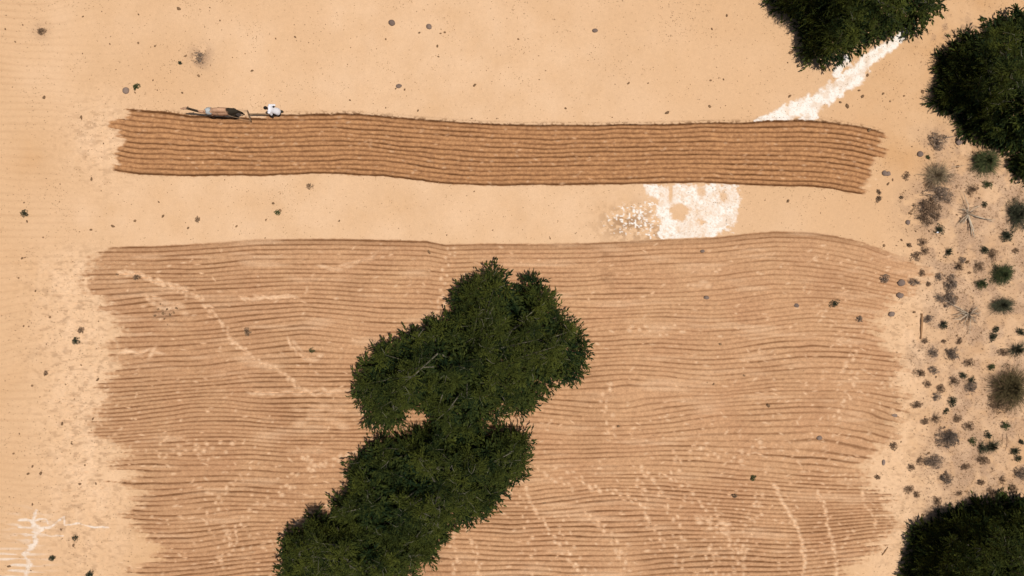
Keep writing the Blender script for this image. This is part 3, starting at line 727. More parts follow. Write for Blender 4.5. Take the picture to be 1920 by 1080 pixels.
PB = [(1940, 20), (1890, 25), (1860, 40), (1840, 55), (1800, 70), (1785, 90), (1752, 105), (1757, 125), (1765, 150), (1747, 185), (1760, 205), (1795, 215), (1805, 250), (1840, 262), (1880, 275), (1915, 278), (1960, 280), (2020, 240), (2040, 150), (2010, 60), (1975, 20)]
PC = [(1700, 1075), (1703, 1040), (1712, 1015), (1720, 985), (1735, 985), (1750, 970), (1780, 957), (1810, 955), (1815, 940), (1850, 938), (1880, 932), (1920, 940), (1975, 945), (2050, 1000), (2070, 1080), (2030, 1160), (1900, 1200), (1780, 1190), (1715, 1140)]
PG = [(1897, 305), (1912, 280), (1945, 283), (1965, 310), (1950, 335), (1922, 337), (1903, 327)]
tree(PD, 6.0, "largest dark green tree amid the ploughed field, its crown notched at the top", (880, 680))
tree(PE, 5.6, "dark green tree in the field just below the largest one, crown touching it", (830, 890), -0.03)
tree(PF, 5.2, "dark green tree at the bottom edge, lowest of three in the ploughed field", (680, 1050), -0.02)
tree(PA, 6.0, "green tree at the top edge beside the upper end of the white salt streak", (1605, 0), 0.03, 1.0, 13)
tree(PB, 6.0, "broad dark tree at the right edge above the grassy green bush", (1895, 150), -0.06, 1.0, 13)
tree(PC, 6.0, "rounded dark tree filling the bottom right corner beside the field", (1870, 1060), -0.05, 1.0, 13)
tree(PG, 3.2, "small dark tree at the right edge next to the green grassy bush", (1930, 308), -0.08)

# ------------------------------------------------------------------ bushes, tussocks, dry shrubs
def blades(rx, ry, h, n, spread=1.0, w=0.018, dark=0.5, var=0.25, stemr=0.12, upbias=0.0):
    """curved narrow blades radiating from a base"""
    az = rng.uniform(0, 2 * math.pi, n)
    reach = (rng.uniform(0.1, 1.0, n) ** 0.75) * rng.choice([0.8, 1.0, 1.25], n, p=[0.5, 0.35, 0.15]) * spread * (0.7 + 0.6 * vn(1.2 * np.cos(az) + 40, 1.2 * np.sin(az) + rng.uniform(0, 50), 12))
    hh = h * rng.uniform(0.55, 1.1, n) * (1.15 - 0.75 * reach / max(spread, 1e-6)) + upbias
    b0 = np.stack([np.cos(az) * stemr * rx * rng.uniform(0, 1.5, n), np.sin(az) * stemr * ry * rng.uniform(0, 1.5, n), np.full(n, -0.03)], 1)
    tip = np.stack([np.cos(az + rng.normal(0, 0.25, n)) * rx * reach, np.sin(az + rng.normal(0, 0.25, n)) * ry * reach, np.clip(hh * rng.uniform(0.3, 1.0, n), 0.03, None)], 1)
    mid = b0 * 0.45 + tip * 0.55; mid[:, 2] = hh * 0.85
    q1 = 0.25 * b0 + 0.5 * (b0 + mid) * 0.5 + 0.25 * mid; q1[:, 2] = hh * 0.5
    side = np.stack([-np.sin(az), np.cos(az), np.zeros(n)], 1)
    ww = w * rng.uniform(0.6, 1.3, n)[:, None]
    ring = [b0 - side * ww, b0 + side * ww, q1 - side * ww, q1 + side * ww, mid - side * ww * 0.8, mid + side * ww * 0.8, tip - side * ww * 0.15, tip + side * ww * 0.15]
    V = np.stack(ring, 1).reshape(-1, 3)
    o = np.arange(n)[:, None] * 8
    F = np.concatenate([o + np.array([[0, 1, 3, 2]]), o + np.array([[2, 3, 5, 4]]), o + np.array([[4, 5, 7, 6]])], 0)
    t = np.clip(dark + rng.normal(0, var, n), 0, 1)
    return V, F, np.tile(t, 3)

def twigs_mb(rx, ry, h, n, sub=4, r=0.012, tint=0.5, mb=None, bend=0.15):
    mb = mb or MB()
    for i in range(n):
        a = rng.uniform(0, 6.283); q = rng.uniform(0.45, 1.0)
        e = np.array((math.cos(a) * rx * q, math.sin(a) * ry * q, h * rng.uniform(0.35, 1.0) * (1.2 - 0.7 * q)))
        s = np.array((rng.normal(0, 0.06 * rx), rng.normal(0, 0.06 * ry), -0.04))
        m = s * 0.5 + e * 0.5 + np.array((*rng.normal(0, bend * rx, 2), 0.15 * h))
        t = np.clip(tint + rng.normal(0, 0.22), 0, 1)
        mb.tube([s, m, e], [r, r * 0.75, r * 0.35], 4, t)
        for k in range(sub):
            b0 = m + (e - m) * rng.uniform(0, 0.9) if rng.uniform() < 0.6 else s + (m - s) * rng.uniform(0.3, 1)
            dv = unit(e - s + rng.normal(0, 0.6, 3) * np.linalg.norm(e - s)); L = np.linalg.norm(e - s) * rng.uniform(0.2, 0.5)
            mb.tube([b0, b0 + dv * L * 0.5 + rng.normal(0, 0.02, 3), b0 + dv * L], [r * 0.55, r * 0.4, r * 0.2], 3, t)
    return mb

def lowleaf(rx, ry, h, n, tint=0.4, size=(0.04, 0.10), wid=(0.012, 0.03), gaps=(0.30, 0.66)):
    n2 = n * 3
    a = rng.uniform(0, 6.283, n2); ph = rng.uniform(0, 99, 3)
    q = rng.uniform(0, 1, n2) ** 0.62 * (0.45 + 0.85 * vn(1.3 * np.cos(a) + ph[0], 1.3 * np.sin(a) + ph[1], 5)) * 1.12
    kx = np.cos(a) * q; ky = np.sin(a) * q; fr = 2.2 + 3.2 * min(rx, 1.0)
    keep = vn(kx * fr + ph[1], ky * fr + ph[2], 6) + 0.35 * (0.6 - q) > rng.uniform(*gaps, n2)
    a, q = a[keep][:n], q[keep][:n]; n = len(a)
    p = np.stack([np.cos(a) * rx * q, np.sin(a) * ry * q, h * (1 - q * q) * rng.uniform(0.2, 1.0, n) + 0.02], 1)
    d = unit(np.stack([np.cos(a), np.sin(a), rng.uniform(-0.2, 0.9, n)], 1) + rng.normal(0, 0.6, (n, 3)))
    return leaf_quads(p, d, rng.uniform(*size, n), rng.uniform(*wid, n), np.clip(tint + rng.normal(0, 0.22, n), 0, 1))

def prune(part):
    """drop stray leaves that hang in the air apart from the rest of a small plant"""
    V, F, T = part
    q = V.reshape(-1, 4, 3); lo, hi = q.min(1), q.max(1); sz = (hi - lo).max(1); n = len(q)
    gap = np.sqrt((np.maximum(0, np.maximum(lo[:, None] - hi[None], lo[None] - hi[:, None])) ** 2).sum(-1))
    near = gap <= np.maximum(0.018, 0.45 * np.minimum(sz[:, None], sz[None]))
    seen = np.zeros(n, int); best = None; lab = 0
    for i in range(n):
        if seen[i]: continue
        lab += 1; fr = np.zeros(n, bool); fr[i] = True; comp = fr.copy()
        while fr.any():
            fr = near[fr].any(0) & ~comp; comp |= fr
        seen[comp] = lab
        if best is None or comp.sum() > best.sum(): best = comp
    q = q[best]; m = len(q)
    return q.reshape(-1, 3), np.arange(m * 4).reshape(m, 4), T[best]

def np_mesh(name, parts):
    V, F, T = cat(parts)
    return mesh_np(name, V, F, face_attrs={"tint": T})

def at(px, py, z=0.15):
    x, y = W(px, py, z); return (x, y, gz(x, y))

def bush(name, px, py, rx, ry, h, label, cat_, leaf_mat, blade=None, leafn=0, stems=0, stem_mat=None, tint=0.5, group=None, stem_tint=0.5, twr=0.012):
    """a thing with foliage and stem parts; rx, ry in photo pixels"""
    rx /= PPM; ry /= PPM
    e = empty(name, at(px, py, h * 0.5), label, cat_, group)
    parts = []
    if blade: parts.append(blades(rx, ry, h, **blade))
    if leafn: parts.append(lowleaf(rx, ry, h, leafn, tint))
    if parts: link("foliage", np_mesh("foliage", parts), leaf_mat, e)
    if stems: link("stems" if False else "branch", twigs_mb(rx, ry, h, stems, tint=stem_tint, r=twr).mesh("branch"), stem_mat or M_GREY, e)
    return e

bush("grass_bush", 1850, 302, 34, 30, 0.85, "round green grassy bush below the broad dark tree at the right edge", "bush", M_GRASS, dict(n=1500, w=0.013, dark=0.3), 500, 26, M_BROWNTWIG, 0.25)
bush("straw_tussock", 1760, 328, 32, 30, 0.6, "straw coloured tussock with blades fanning out, above the big grey brown shrub", "tussock", M_STRAW, dict(n=420, w=0.011, dark=0.4), 0, 34, M_GREY, 0.5)
bush("dry_shrub", 1760, 263, 20, 19, 0.4, "grey leafless shrub highest in the scrub strip with a dead stick pointing right", "shrub", M_GREY, None, 520, 26, M_GREY, 0.35)
bush("dry_shrub", 1742, 398, 30, 30, 0.5, "big grey brown shrub left of the upper dead bush, lower half of the clump", "shrub", M_BROWNTWIG, None, 1500, 34, M_GREY, 0.3)
bush("dry_shrub", 1760, 368, 30, 22, 0.5, "grey shrub directly under the straw coloured tussock", "shrub", M_GREY, None, 1000, 30, M_GREY, 0.45)
bush("dry_shrub", 1912, 402, 24, 34, 0.7, "dark shrub cut by the right edge, below the small dark tree", "shrub", M_DKGRASS, dict(n=500, w=0.012, dark=0.3), 900, 20, M_GREY, 0.2)
bush("grass_bush", 1882, 515, 25, 24, 0.65, "round dark green bush with a smaller one at its lower left", "bush", M_GRASS, dict(n=900, w=0.011, dark=0.15), 500, 14, M_BROWNTWIG, 0.1)
bush("grass_bush", 1842, 532, 12, 11, 0.4, "small green bush at the lower left of a larger dark green one", "bush", M_GRASS, dict(n=320, w=0.010, dark=0.15), 180, 8, M_BROWNTWIG, 0.1)
bush("grass_tussock", 1882, 572, 27, 20, 0.55, "spiky dark tussock with fine blades below the round dark green bush", "tussock", M_DKGRASS, dict(n=700, w=0.009, dark=0.5), 120, 0)
bush("dry_shrub", 1785, 531, 14, 18, 0.35, "grey shrub upper left of the lower dead bush", "shrub", M_GREY, None, 560, 22, M_GREY, 0.5)
bush("dry_shrub", 1781, 562, 14, 16, 0.3, "grey shrub touching the branches of the lower dead bush", "shrub", M_GREY, None, 560, 16, M_GREY, 0.4)
bush("dry_shrub", 1787, 664, 14, 15, 0.35, "grey shrub between the lower dead bush and the white sand clearing", "shrub", M_GREY, None, 520, 18, M_GREY, 0.3)
bush("olive_bush", 1899, 728, 42, 44, 1.0, "large olive brown bush cut by the right edge with bare twigs hanging below", "bush", M_OLIVE, dict(n=1100, w=0.012, dark=0.35), 1800, 60, M_BROWNTWIG, 0.3)
bush("dry_shrub", 1876, 756, 24, 24, 0.5, "twiggy brown shrub under the lower left of the large olive bush", "shrub", M_BROWNTWIG, None, 600, 44, M_BROWNTWIG, 0.35)
bush("dry_shrub", 1778, 822, 23, 20, 0.45, "dark grey shrub standing left of the cluster of dark green weeds", "shrub", M_GREY, None, 1300, 34, M_GREY, 0.18)
bush("dry_shrub", 1750, 866, 20, 16, 0.35, "grey twiggy shrub at the field's edge, lower left of the dark grey shrub", "shrub", M_GREY, None, 500, 34, M_GREY, 0.4)
bush("dry_shrub", 1776, 897, 13, 13, 0.3, "small dark twiggy shrub above the bottom right tree", "shrub", M_GREY, None, 340, 20, M_GREY, 0.2)
bush("dry_shrub", 1822, 726, 12, 14, 0.3, "grey green shrub left of the large olive bush", "shrub", M_GREY, None, 420, 14, M_GREY, 0.3)
bush("dry_shrub", 1916, 889, 14, 12, 0.35, "grey shrub cut by the right edge, above the bottom right tree", "shrub", M_GREY, None, 420, 18, M_GREY, 0.3)
bush("dry_shrub", 376, 107, 15, 13, 0.12, "low ashy grey dead weed alone on the sand above the camel", "weed", M_GREY, None, 240, 14, M_GREY, 0.55)
bush("dry_shrub", 1889, 442, 13, 12, 0.3, "dark weed clump below the shrub cut by the right edge", "weed", M_DKGRASS, dict(n=160, w=0.012, dark=0.2), 260, 10, M_GREY, 0.2)

# dead bushes: bleached branches radiating from one root
def dead_bush(px, py, tips, label, ntw):
    e = empty("dead_bush", at(px, py, 0.1), label, "dead bush")
    mb = MB()
    for tx, ty, zt, r in tips:
        d = np.array(((tx - px) / PPM, (py - ty) / PPM, zt))
        m = d * 0.5 + np.array((*rng.normal(0, 0.07, 2), 0.12)); q = d * 0.25 + np.array((*rng.normal(0, 0.04, 2), 0.10))
        mb.tube([(0, 0, -0.03), q, m, d * 0.8 + np.array((*rng.normal(0, 0.04, 2), 0.04)), d], [r * 1.3, r * 1.1, r, r * 0.7, r * 0.3], 6, rng.uniform(0.3, 1))
        for k in range(3):
            b0 = d * rng.uniform(0.35, 0.8) + np.array((0, 0, 0.08)); dv = unit(d + rng.normal(0, 0.5, 3) * np.linalg.norm(d)) * np.linalg.norm(d) * rng.uniform(0.2, 0.45)
            mb.tube([b0, b0 + dv * 0.5 + rng.normal(0, 0.03, 3), b0 + dv], [r * 0.5, r * 0.35, r * 0.15], 4, rng.uniform(0.1, 0.9))
    link("branch", mb.mesh("branch"), M_DEAD, e)
    link("twig", twigs_mb(0.75, 0.75, 0.3, ntw, 5, 0.009, 0.35).mesh("twig"), M_GREY, e)
    return e
dead_bush(1816, 400, [(1862, 416, 0.12, 0.03), (1826, 446, 0.1, 0.035), (1819, 440, 0.2, 0.03), (1802, 420, 0.2, 0.028), (1792, 424, 0.1, 0.02), (1803, 362, 0.25, 0.018), (1798, 392, 0.3, 0.02), (1836, 384, 0.25, 0.016)], "bleached dead bush with one long pale branch pointing right, lower right of the straw tussock", 24)
dead_bush(1820, 589, [(1786, 600, 0.2, 0.024), (1790, 578, 0.2, 0.02), (1756, 553, 0.1, 0.016), (1832, 572, 0.3, 0.02), (1830, 606, 0.2, 0.016), (1819, 628, 0.1, 0.014), (1800, 610, 0.3, 0.018), (1838, 586, 0.25, 0.018), (1786, 590, 0.15, 0.02)], "bleached dead bush with a fan of branches pointing left beside the spiky dark tussock", 40)

# small weeds: (px, py, radius px, sort) - sort g green, d dark, b brown, y grey
small = [(1741, 295, 4, 'g'), (1852, 346, 6, 'g'), (1846, 384, 7, 'd'), (1825, 355, 8, 'b'), (1761, 430, 9, 'd'), (1847, 469, 8, 'd'), (1781, 472, 6, 'd'), (1805, 487, 8, 'y'),
         (1762, 519, 9, 'y'), (1763, 558, 8, 'y'), (1771, 608, 8, 'd'), (1869, 618, 11, 'd'), (1863, 632, 10, 'd'), (1916, 623, 8, 'd'), (1911, 656, 14, 'd'), (1884, 661, 10, 'b'), (1742, 598, 8, 'y'),
         (1751, 662, 8, 'y'), (1818, 682, 9, 'b'), (1752, 694, 11, 'y'), (1807, 704, 8, 'd'), (1860, 689, 5, 'g'), (1823, 713, 6, 'd'), (1757, 744, 10, 'y'), (1765, 729, 7, 'b'), (1787, 752, 5, 'd'),
         (1774, 771, 4, 'd'), (1754, 785, 6, 'b'), (1818, 799, 9, 'b'), (1854, 816, 9, 'd'), (1824, 828, 12, 'g'), (1863, 839, 12, 'd'), (1843, 841, 9, 'd'), (1887, 799, 6, 'g'), (1905, 846, 11, 'd'),
         (1916, 829, 7, 'd'), (1910, 860, 6, 'd'), (1845, 864, 7, 'b'), (1811, 876, 5, 'b'), (1676, 836, 6, 'b'), (1725, 864, 6, 'b'), (1708, 876, 7, 'b'), (1646, 895, 4, 'b'), (1720, 928, 6, 'b'), (1706, 918, 4, 'b'),
         (1565, 569, 8, 'd'), (1612, 598, 5, 'y'), (1717, 528, 10, 'y'), (1730, 512, 6, 'b'), (1742, 533, 6, 'b'), (1660, 523, 5, 'y'), (1648, 373, 6, 'b'), (1648, 360, 5, 'b'), (1735, 470, 5, 'b'), (1720, 480, 7, 'b'), (1730, 455, 6, 'b'),
         (1800, 500, 9, 'b'), (1862, 478, 7, 'b'), (1905, 470, 9, 'b'), (1838, 500, 6, 'b'), (1800, 640, 7, 'b'), (1770, 640, 5, 'b'), (1735, 640, 5, 'b'), (1790, 715, 6, 'b'), (1740, 720, 6, 'b'), (1727, 700, 7, 'b'), (1735, 790, 5, 'b'), (1720, 760, 6, 'b'), (1795, 785, 7, 'b'),
         (1840, 905, 6, 'b'), (1880, 900, 8, 'b'), (1860, 925, 7, 'b'), (1800, 925, 8, 'b'), (1760, 940, 8, 'b'), (1900, 915, 8, 'b'), (1700, 330, 5, 'b'), (1690, 370, 4, 'b'), (1745, 345, 6, 'b'), (1705, 460, 4, 'b')]
single = [(255, 163, 6, 'g', "tiny green weed beside a ring shaped stone on the sand above the strip"), (520, 398, 5, 'g', "dark green weed on the bare sand between the two ploughed plots, right of two others"),
          (368, 411, 5, 'b', "olive brown weed on the bare sand between the plots"), (581, 349, 6, 'b', "dry brown rosette just below the fresh ploughed strip"), (584, 657, 5, 'g', "tiny dark green weed between furrows left of the largest tree"),
          (462, 623, 8, 'b', "dry straw weed on the furrows near the footprint trail at the left"), (254, 520, 7, 'b', "thin dry weed near the upper left corner of the ploughed field"), (45, 400, 7, 'd', "dark weed at the left edge level with the bare sand between the plots"),
          (75, 58, 8, 'b', "brown weed patch near the top left corner"), (168, 1077, 9, 'd', "dark weed cut by the bottom edge at the lower left"), (98, 1046, 6, 'd', "dark weed beside the white salt stripes"), (1412, 896, 5, 'g', "small curled green plant on the lower right furrows"),
          (1378, 930, 4, 'b', "tiny brown plant on the lower right furrows below a green one"), (140, 640, 7, 'd', "dark weed in the trampled sand left of the ploughed field"), (150, 620, 6, 'b', "brown weed in the trampled sand left of the ploughed field"), (338, 118, 3, 'd', "tiny dark weed near the ashy grey one"),
          (143, 1007, 5, 'd', "dark weed below the thin salt line at the lower left"), (85, 700, 4, 'b', "brown weed alone on the plain sand at the left")]
wmat = {'g': M_GRASS, 'd': M_DKGRASS, 'b': M_BROWNTWIG, 'y': M_GREY}
wlab = {'g': "small green weed in the scrub strip along the right side", 'd': "small dark green weed clump in the scrub strip along the right side",
        'b': "small dry brown weed in the scrub strip along the right side", 'y': "small ash grey weed in the scrub strip along the right side"}
wgrp = {'g': "green weeds in the scrub", 'd': "dark weeds in the scrub", 'b': "brown weeds in the scrub", 'y': "grey weeds in the scrub"}
def weed(px, py, r, s, label, group=None):
    R = r / PPM * 1.15; h = R * rng.uniform(0.7, 1.0)
    parts = [prune(lowleaf(R * 1.15, R * rng.uniform(0.6, 1.1), h, int(40 + 17 * r), 0.55 if s in 'by' else 0.3, gaps=(0.0, 0.5)))]
    if s in 'gd': parts.append(blades(R, R * 0.8, h, int(14 + 7 * r), w=0.010, dark=0.4))
    else: parts.append(blades(R * 1.1, R * 0.9, h * 0.8, int(16 + 6 * r), w=0.008, dark=0.3))
    o = link("weed", np_mesh("weed", parts), wmat[s])
    o.location = at(px, py, h * 0.5); o.rotation_euler = (0, 0, rng.uniform(0, 6.28))
    return tag(o, label, "weed", group)
for px, py, r, s in small: weed(px, py, r * float(np.clip(rng.lognormal(0.05, 0.35), 0.55, 1.9)), s, wlab[s], wgrp[s])
for px, py, r, s, lab in single: weed(px, py, r * 0.85, s, lab)

# ------------------------------------------------------------------ stones, clods, sticks
def lump(name, rx, ry, rz, seed, rough=0.22):
    bm = bmesh.new()
    bmesh.ops.create_icosphere(bm, subdivisions=3, radius=1.0)
    r = np.random.default_rng(seed); off = r.uniform(0, 50, 3)
    lay = bm.faces.layers.float.new("tint")
    for v in bm.verts:
        c = np.array(v.co)
        n = float(vn(np.array([c[0] * 1.4 + off[0] + c[2]]), np.array([c[1] * 1.4 + off[1] - c[2] * 0.7]), seed)[0]) - 0.5
        n2 = float(vn(np.array([c[0] * 4 + off[1]]), np.array([c[1] * 4 + off[2] + c[2] * 3]), seed + 3)[0]) - 0.5
        k = 1 + rough * 2 * n + rough * 0.6 * n2
        v.co = (c[0] * rx * k, c[1] * ry * k, c[2] * rz * k)
    t = r.uniform(0.2, 0.9)
    for f in bm.faces: f.smooth = True; f[lay] = t
    me = bpy.data.meshes.new(name); bm.to_mesh(me); bm.free()
    return me

stones = [(734, 41, 6.5, 6, "round grey stone alone on the sand near the top centre, larger of a pair"), (804, 49, 5.5, 5, "brownish grey stone on the sand right of a larger grey one near the top centre"),
          (748, 161, 6, 3.8, "oval grey brown stone above the fresh strip, below the pair near the top centre"), (236, 170, 6.5, 6, "pale ring shaped stone beside a tiny green weed at the upper left"),
          (1726, 289, 6, 5.5, "round mauve grey stone left of the scrub strip's upper end"), (1798, 267, 6, 5.5, "round brown stone right of the topmost grey shrub"), (1659, 325, 5, 5, "grey stone at the right end of the fresh strip, left of its twin"), (1665, 326, 4.5, 4.5, "dark grey stone at the right end of the fresh strip, right of its twin"),
          (1702, 417, 4.5, 4.5, "brown stone on bare sand left of the big grey brown shrub"), (1691, 530, 7, 6, "pale grey stone on the field's right edge, higher of two close ones"), (1688, 554, 6.5, 5.5, "dark grey stone on the field's right edge, lower of two close ones"), (1672, 589, 6, 5, "flat grey stone on the field's right edge below two others"),
          (1493, 573, 5, 4, "grey stone among the furrows left of the dark weed cluster"), (1325, 558, 5, 3.5, "grey stone among the furrows below the white salt patch"), (1535, 820, 5, 4.5, "mauve grey stone among the furrows at the lower right"), (1677, 779, 5.5, 4.5, "grey stone on pale sand at the field's right edge"),
          (1656, 867, 3, 6, "narrow upright brown stone on pale sand at the lower right edge"), (1318, 471, 4, 3, "small brown stone just under the field's top edge below the salt patch"), (1116, 57, 5, 4, "small grey stone on the open sand right of the top centre"), (960, 560, 0.1, 0.1, None)]
for i, (px, py, a, b_, lab) in enumerate(stones):
    if lab is None: continue
    o = link("stone", lump("stone", a / PPM, b_ / PPM, min(a, b_) / PPM * 0.6, 100 + i, 0.16), M_STONE)
    x, y = W(px, py); o.location = (x, y, gz(x, y) + 0.03)
    tag(o, lab, "stone")
x, y = W(1755, 436); o = link("stone", lump("stone", 0.06, 0.055, 0.05, 77, 0.2), M_WHITE); o.location = (x, y, gz(x, y) + 0.12)
tag(o, "tiny white pebble at the foot of the big grey brown shrub", "stone")

clods = [lump("dung_clod", 1.0, 0.75, 0.55, 200 + i, 0.3) for i in range(7)]
known = [(218, 514, 5), (305, 588, 3.5), (296, 580, 3), (312, 580, 3), (318, 590, 3), (290, 592, 3), (330, 578, 3), (308, 598, 2.5), (300, 570, 2.5), (325, 586, 3), (1021, 943, 4), (143, 1008, 4.5), (15, 1063, 4), (1648, 372, 4), (1630, 244, 5), (834, 60, 3), (826, 62, 2.5), (820, 86, 3),
         (822, 106, 2.5), (890, 160, 4), (335, 16, 4), (290, 86, 2.5), (258, 80, 3), (348, 105, 3), (154, 30, 2.5), (473, 133, 3.5), (342, 174, 2.5), (152, 220, 4), (83, 183, 4), (1543, 128, 5), (1483, 98, 5), (1588, 199, 5), (1362, 30, 3), (1060, 204, 2.5), (1178, 157, 3), (1250, 212, 5), (1330, 200, 4), (1332, 151, 2.5), (62, 874, 3), (78, 887, 4), (54, 888, 3), (151, 907, 3), (182, 906, 3), (160, 872, 2.5),
         (27, 850, 2.5), (62, 945, 3), (304, 405, 4), (512, 381, 3), (211, 424, 4), (172, 336, 4), (498, 412, 3), (442, 424, 3), (351, 427, 3), (50, 415, 3), (183, 712, 4), (1706, 400, 4), (1665, 345, 4), (1350, 645, 4), (1395, 704, 3), (1440, 760, 4), (1338, 720, 3), (1160, 800, 3), (805, 473, 4), (1690, 450, 3), (1695, 180, 3), (1730, 172, 4), (1610, 170, 3), (1617, 181, 4), (1575, 192, 3), (1655, 176, 3)]
spots = list(known)
while len(spots) < 285:
    x = rng.uniform(0, 1920); y = rng.uniform(0, 1080)
    i = np.searchsorted(gx, x); j = np.searchsorted(gy, y)
    if tilled[j, i] > 0.2 or salt[j, i] > 0.4: continue
    p = 0.25 + 0.75 * float(vn(np.array([x / 90]), np.array([y / 90]), 301)[0]) ** 2 + (0.8 if x > 1690 and y > 230 else 0) + (0.3 if x < 230 and y > 450 else 0)
    if rng.uniform() > p: continue
    if any(poly_sd(P_, np.array([x]), np.array([y]))[0] > -4 for P_ in (PA, PB, PC, PD, PE, PF)): continue
    spots.append((x, y, min(1.0 + rng.exponential(0.65), 3.4) * (1.35 if x > 1690 and y > 230 else 1.0)))
for i, (px, py, r) in enumerate(spots):
    o = link("dung_clod", clods[i % 7], M_DUNG)
    x, y = W(px, py); s = r / PPM * (0.85 if i < len(known) else 0.9)
    o.location = (x, y, gz(x, y) + s * 0.25); o.scale = (s, s * rng.uniform(0.7, 1.1), s * rng.uniform(0.6, 0.9)); o.rotation_euler = (0, 0, rng.uniform(0, 6.28))
    tag(o, "small dark dung clod lying on the sand", "clod", "dung clods scattered on the sand")

def stick(name, pts, rad, label, cat_, mat=M_DEAD, seg=6):
    x0, y0 = W(pts[0][0], pts[0][1]); z0 = gz(x0, y0)
    mb = MB()
    P = []
    for px, py, z in pts:
        x, y = W(px, py); P.append((x - x0, y - y0, gz(x, y) - z0 + z))
    mb.tube(P, rad, seg, 0.5)
    o = link(name, mb.mesh(name), mat); o.location = (x0, y0, z0)
    return tag(o, label, cat_)
stick("log", [(1729, 588, 0.05), (1728.5, 603, 0.06), (1728, 618, 0.06), (1727, 636, 0.05)], [0.06, 0.075, 0.07, 0.04], "straight brown log lying on the sand left of the lower dead bush", "log", M_LOG, 8)
stick("dead_stick", [(1770, 259, 0.2), (1782, 257, 0.12), (1796, 255, 0.05)], [0.035, 0.03, 0.012], "short dark stick pointing right from the topmost grey shrub", "stick", M_GREY)
stick("curved_twig", [(1887, 812, 0.02), (1889, 822, 0.04), (1888, 834, 0.03), (1884, 846, 0.02)], [0.010, 0.014, 0.013, 0.006], "thin curved twig on the sand under the large olive bush, right one of two", "twig", M_BROWNTWIG)
stick("curved_twig", [(1881, 814, 0.02), (1880, 826, 0.04), (1879, 838, 0.02)], [0.008, 0.012, 0.006], "thin curved twig on the sand under the large olive bush, left one of two", "twig", M_BROWNTWIG)
stick("dead_stick", [(1655, 1042, 0.03), (1661, 1034, 0.05), (1666, 1026, 0.03)], [0.03, 0.035, 0.015], "short brown stick on pale sand at the lower right end of the field", "stick", M_LOG)
stick("dead_stick", [(1783, 313, 0.06), (1800, 312, 0.08), (1812, 309, 0.04)], [0.012, 0.012, 0.005], "thin pale stick beside the straw coloured tussock", "stick", M_DEAD)

# loose litter: one uncountable scatter
def litter_mesh(n, accept, size, wid, zoff=0.012):
    px = rng.uniform(-60, 1980, n); py = rng.uniform(-60, 1140, n)
    k = accept(px, py) > rng.uniform(0, 1, n)
    px, py = px[k], py[k]; m = len(px)
    X = (px - 960) / PPM; Y = (540 - py) / PPM
    a = rng.uniform(0, 6.283, m)
    d = unit(np.stack([np.cos(a), np.sin(a), rng.uniform(-0.1, 0.35, m)], 1))
    P = np.stack([X, Y, gz_np(X, Y) + zoff], 1)
    return leaf_quads(P, d, rng.uniform(*size, m), rng.uniform(*wid, m), np.clip(rng.beta(1.3, 2.0, m), 0, 1), 0.9)
def samp(arr, px, py):
    return arr[np.clip(np.searchsorted(gy, py), 0, NY - 1), np.clip(np.searchsorted(gx, px), 0, NX - 1)]
def acc_scrub(px, py):
    return np.clip(samp(litter, px, py) * 0.9 + samp(scrub, px, py) * 0.25 * vn(px / 25, py / 25, 402), 0, 1)
def acc_sand(px, py):
    return (1 - samp(tilled, px, py)) * (0.16 + 0.9 * sstep(0.55, 0.85, fbm(px / 60, py / 60, 401, 3))) * (1 - 0.8 * samp(salt, px, py)) + 0.10 * samp(salt, px, py) + 0.35 * samp(ch, px, py) * (1 - samp(scrub, px, py))
o = link("leaf_litter", np_mesh("leaf_litter", [litter_mesh(150000, acc_scrub, (0.04, 0.14), (0.008, 0.022), 0.02)]), M_BITS)
tag(o, "dry twigs and leaf litter strewn over the scrub strip", "litter", None, "stuff")
o = link("sand_debris", np_mesh("sand_debris", [litter_mesh(60000, acc_sand, (0.025, 0.085), (0.008, 0.024))]), M_BITS)
tag(o, "fine dark bits of twig and dung on the open sand", "debris", None, "stuff")

# ------------------------------------------------------------------ camel, swingletree, plough, person
def body_obj(name, mb, mat, parent, voxel, smooth=3):
    o = link(name, mb.mesh(name), mat, parent)
    r = o.modifiers.new("remesh", 'REMESH'); r.mode = 'VOXEL'; r.voxel_size = voxel; r.use_smooth_shade = True
    s = o.modifiers.new("smooth", 'SMOOTH'); s.iterations = smooth; s.factor = 0.5
    return o

cx_, cy_ = W(412, 208, 1.5)
camel = empty("camel", (cx_, cy_, gz(cx_, cy_)), "tan camel with dark rump pulling a plough along the fresh strip", "camel", None, 0.0)
camel.scale = (0.93, 0.61, 0.96)
mb = MB(); SY = (0, 1, 0)
mb.tube([(-1.0, 0.01, 1.32), (-0.9, 0, 1.36), (-0.6, 0, 1.40), (-0.25, 0, 1.42), (0.1, 0, 1.44), (0.45, 0, 1.46), (0.75, 0, 1.44), (0.93, 0, 1.36), (1.0, 0, 1.28)],
        [(0.10, 0.14), (0.22, 0.30), (0.29, 0.40), (0.35, 0.42), (0.38, 0.40), (0.34, 0.34), (0.29, 0.31), (0.19, 0.22), (0.07, 0.1)], 16, side=SY)
mb.tube([(-0.55, 0, 1.62), (-0.38, 0, 1.70), (-0.18, 0, 1.79), (0.05, 0, 1.85), (0.28, 0, 1.80), (0.48, 0, 1.68), (0.66, 0, 1.58)], [(0.10, 0.10), (0.18, 0.17), (0.23, 0.22), (0.23, 0.25), (0.22, 0.22), (0.18, 0.17), (0.10, 0.10)], 14, side=SY)
mb.tube([(-0.85, 0, 1.36), (-1.05, 0.01, 1.24), (-1.28, 0.03, 1.28), (-1.5, 0.06, 1.48), (-1.68, 0.09, 1.74), (-1.80, 0.11, 1.92)], [(0.18, 0.24), (0.14, 0.20), (0.12, 0.17), (0.105, 0.145), (0.10, 0.13), (0.11, 0.13)], 12, side=SY)
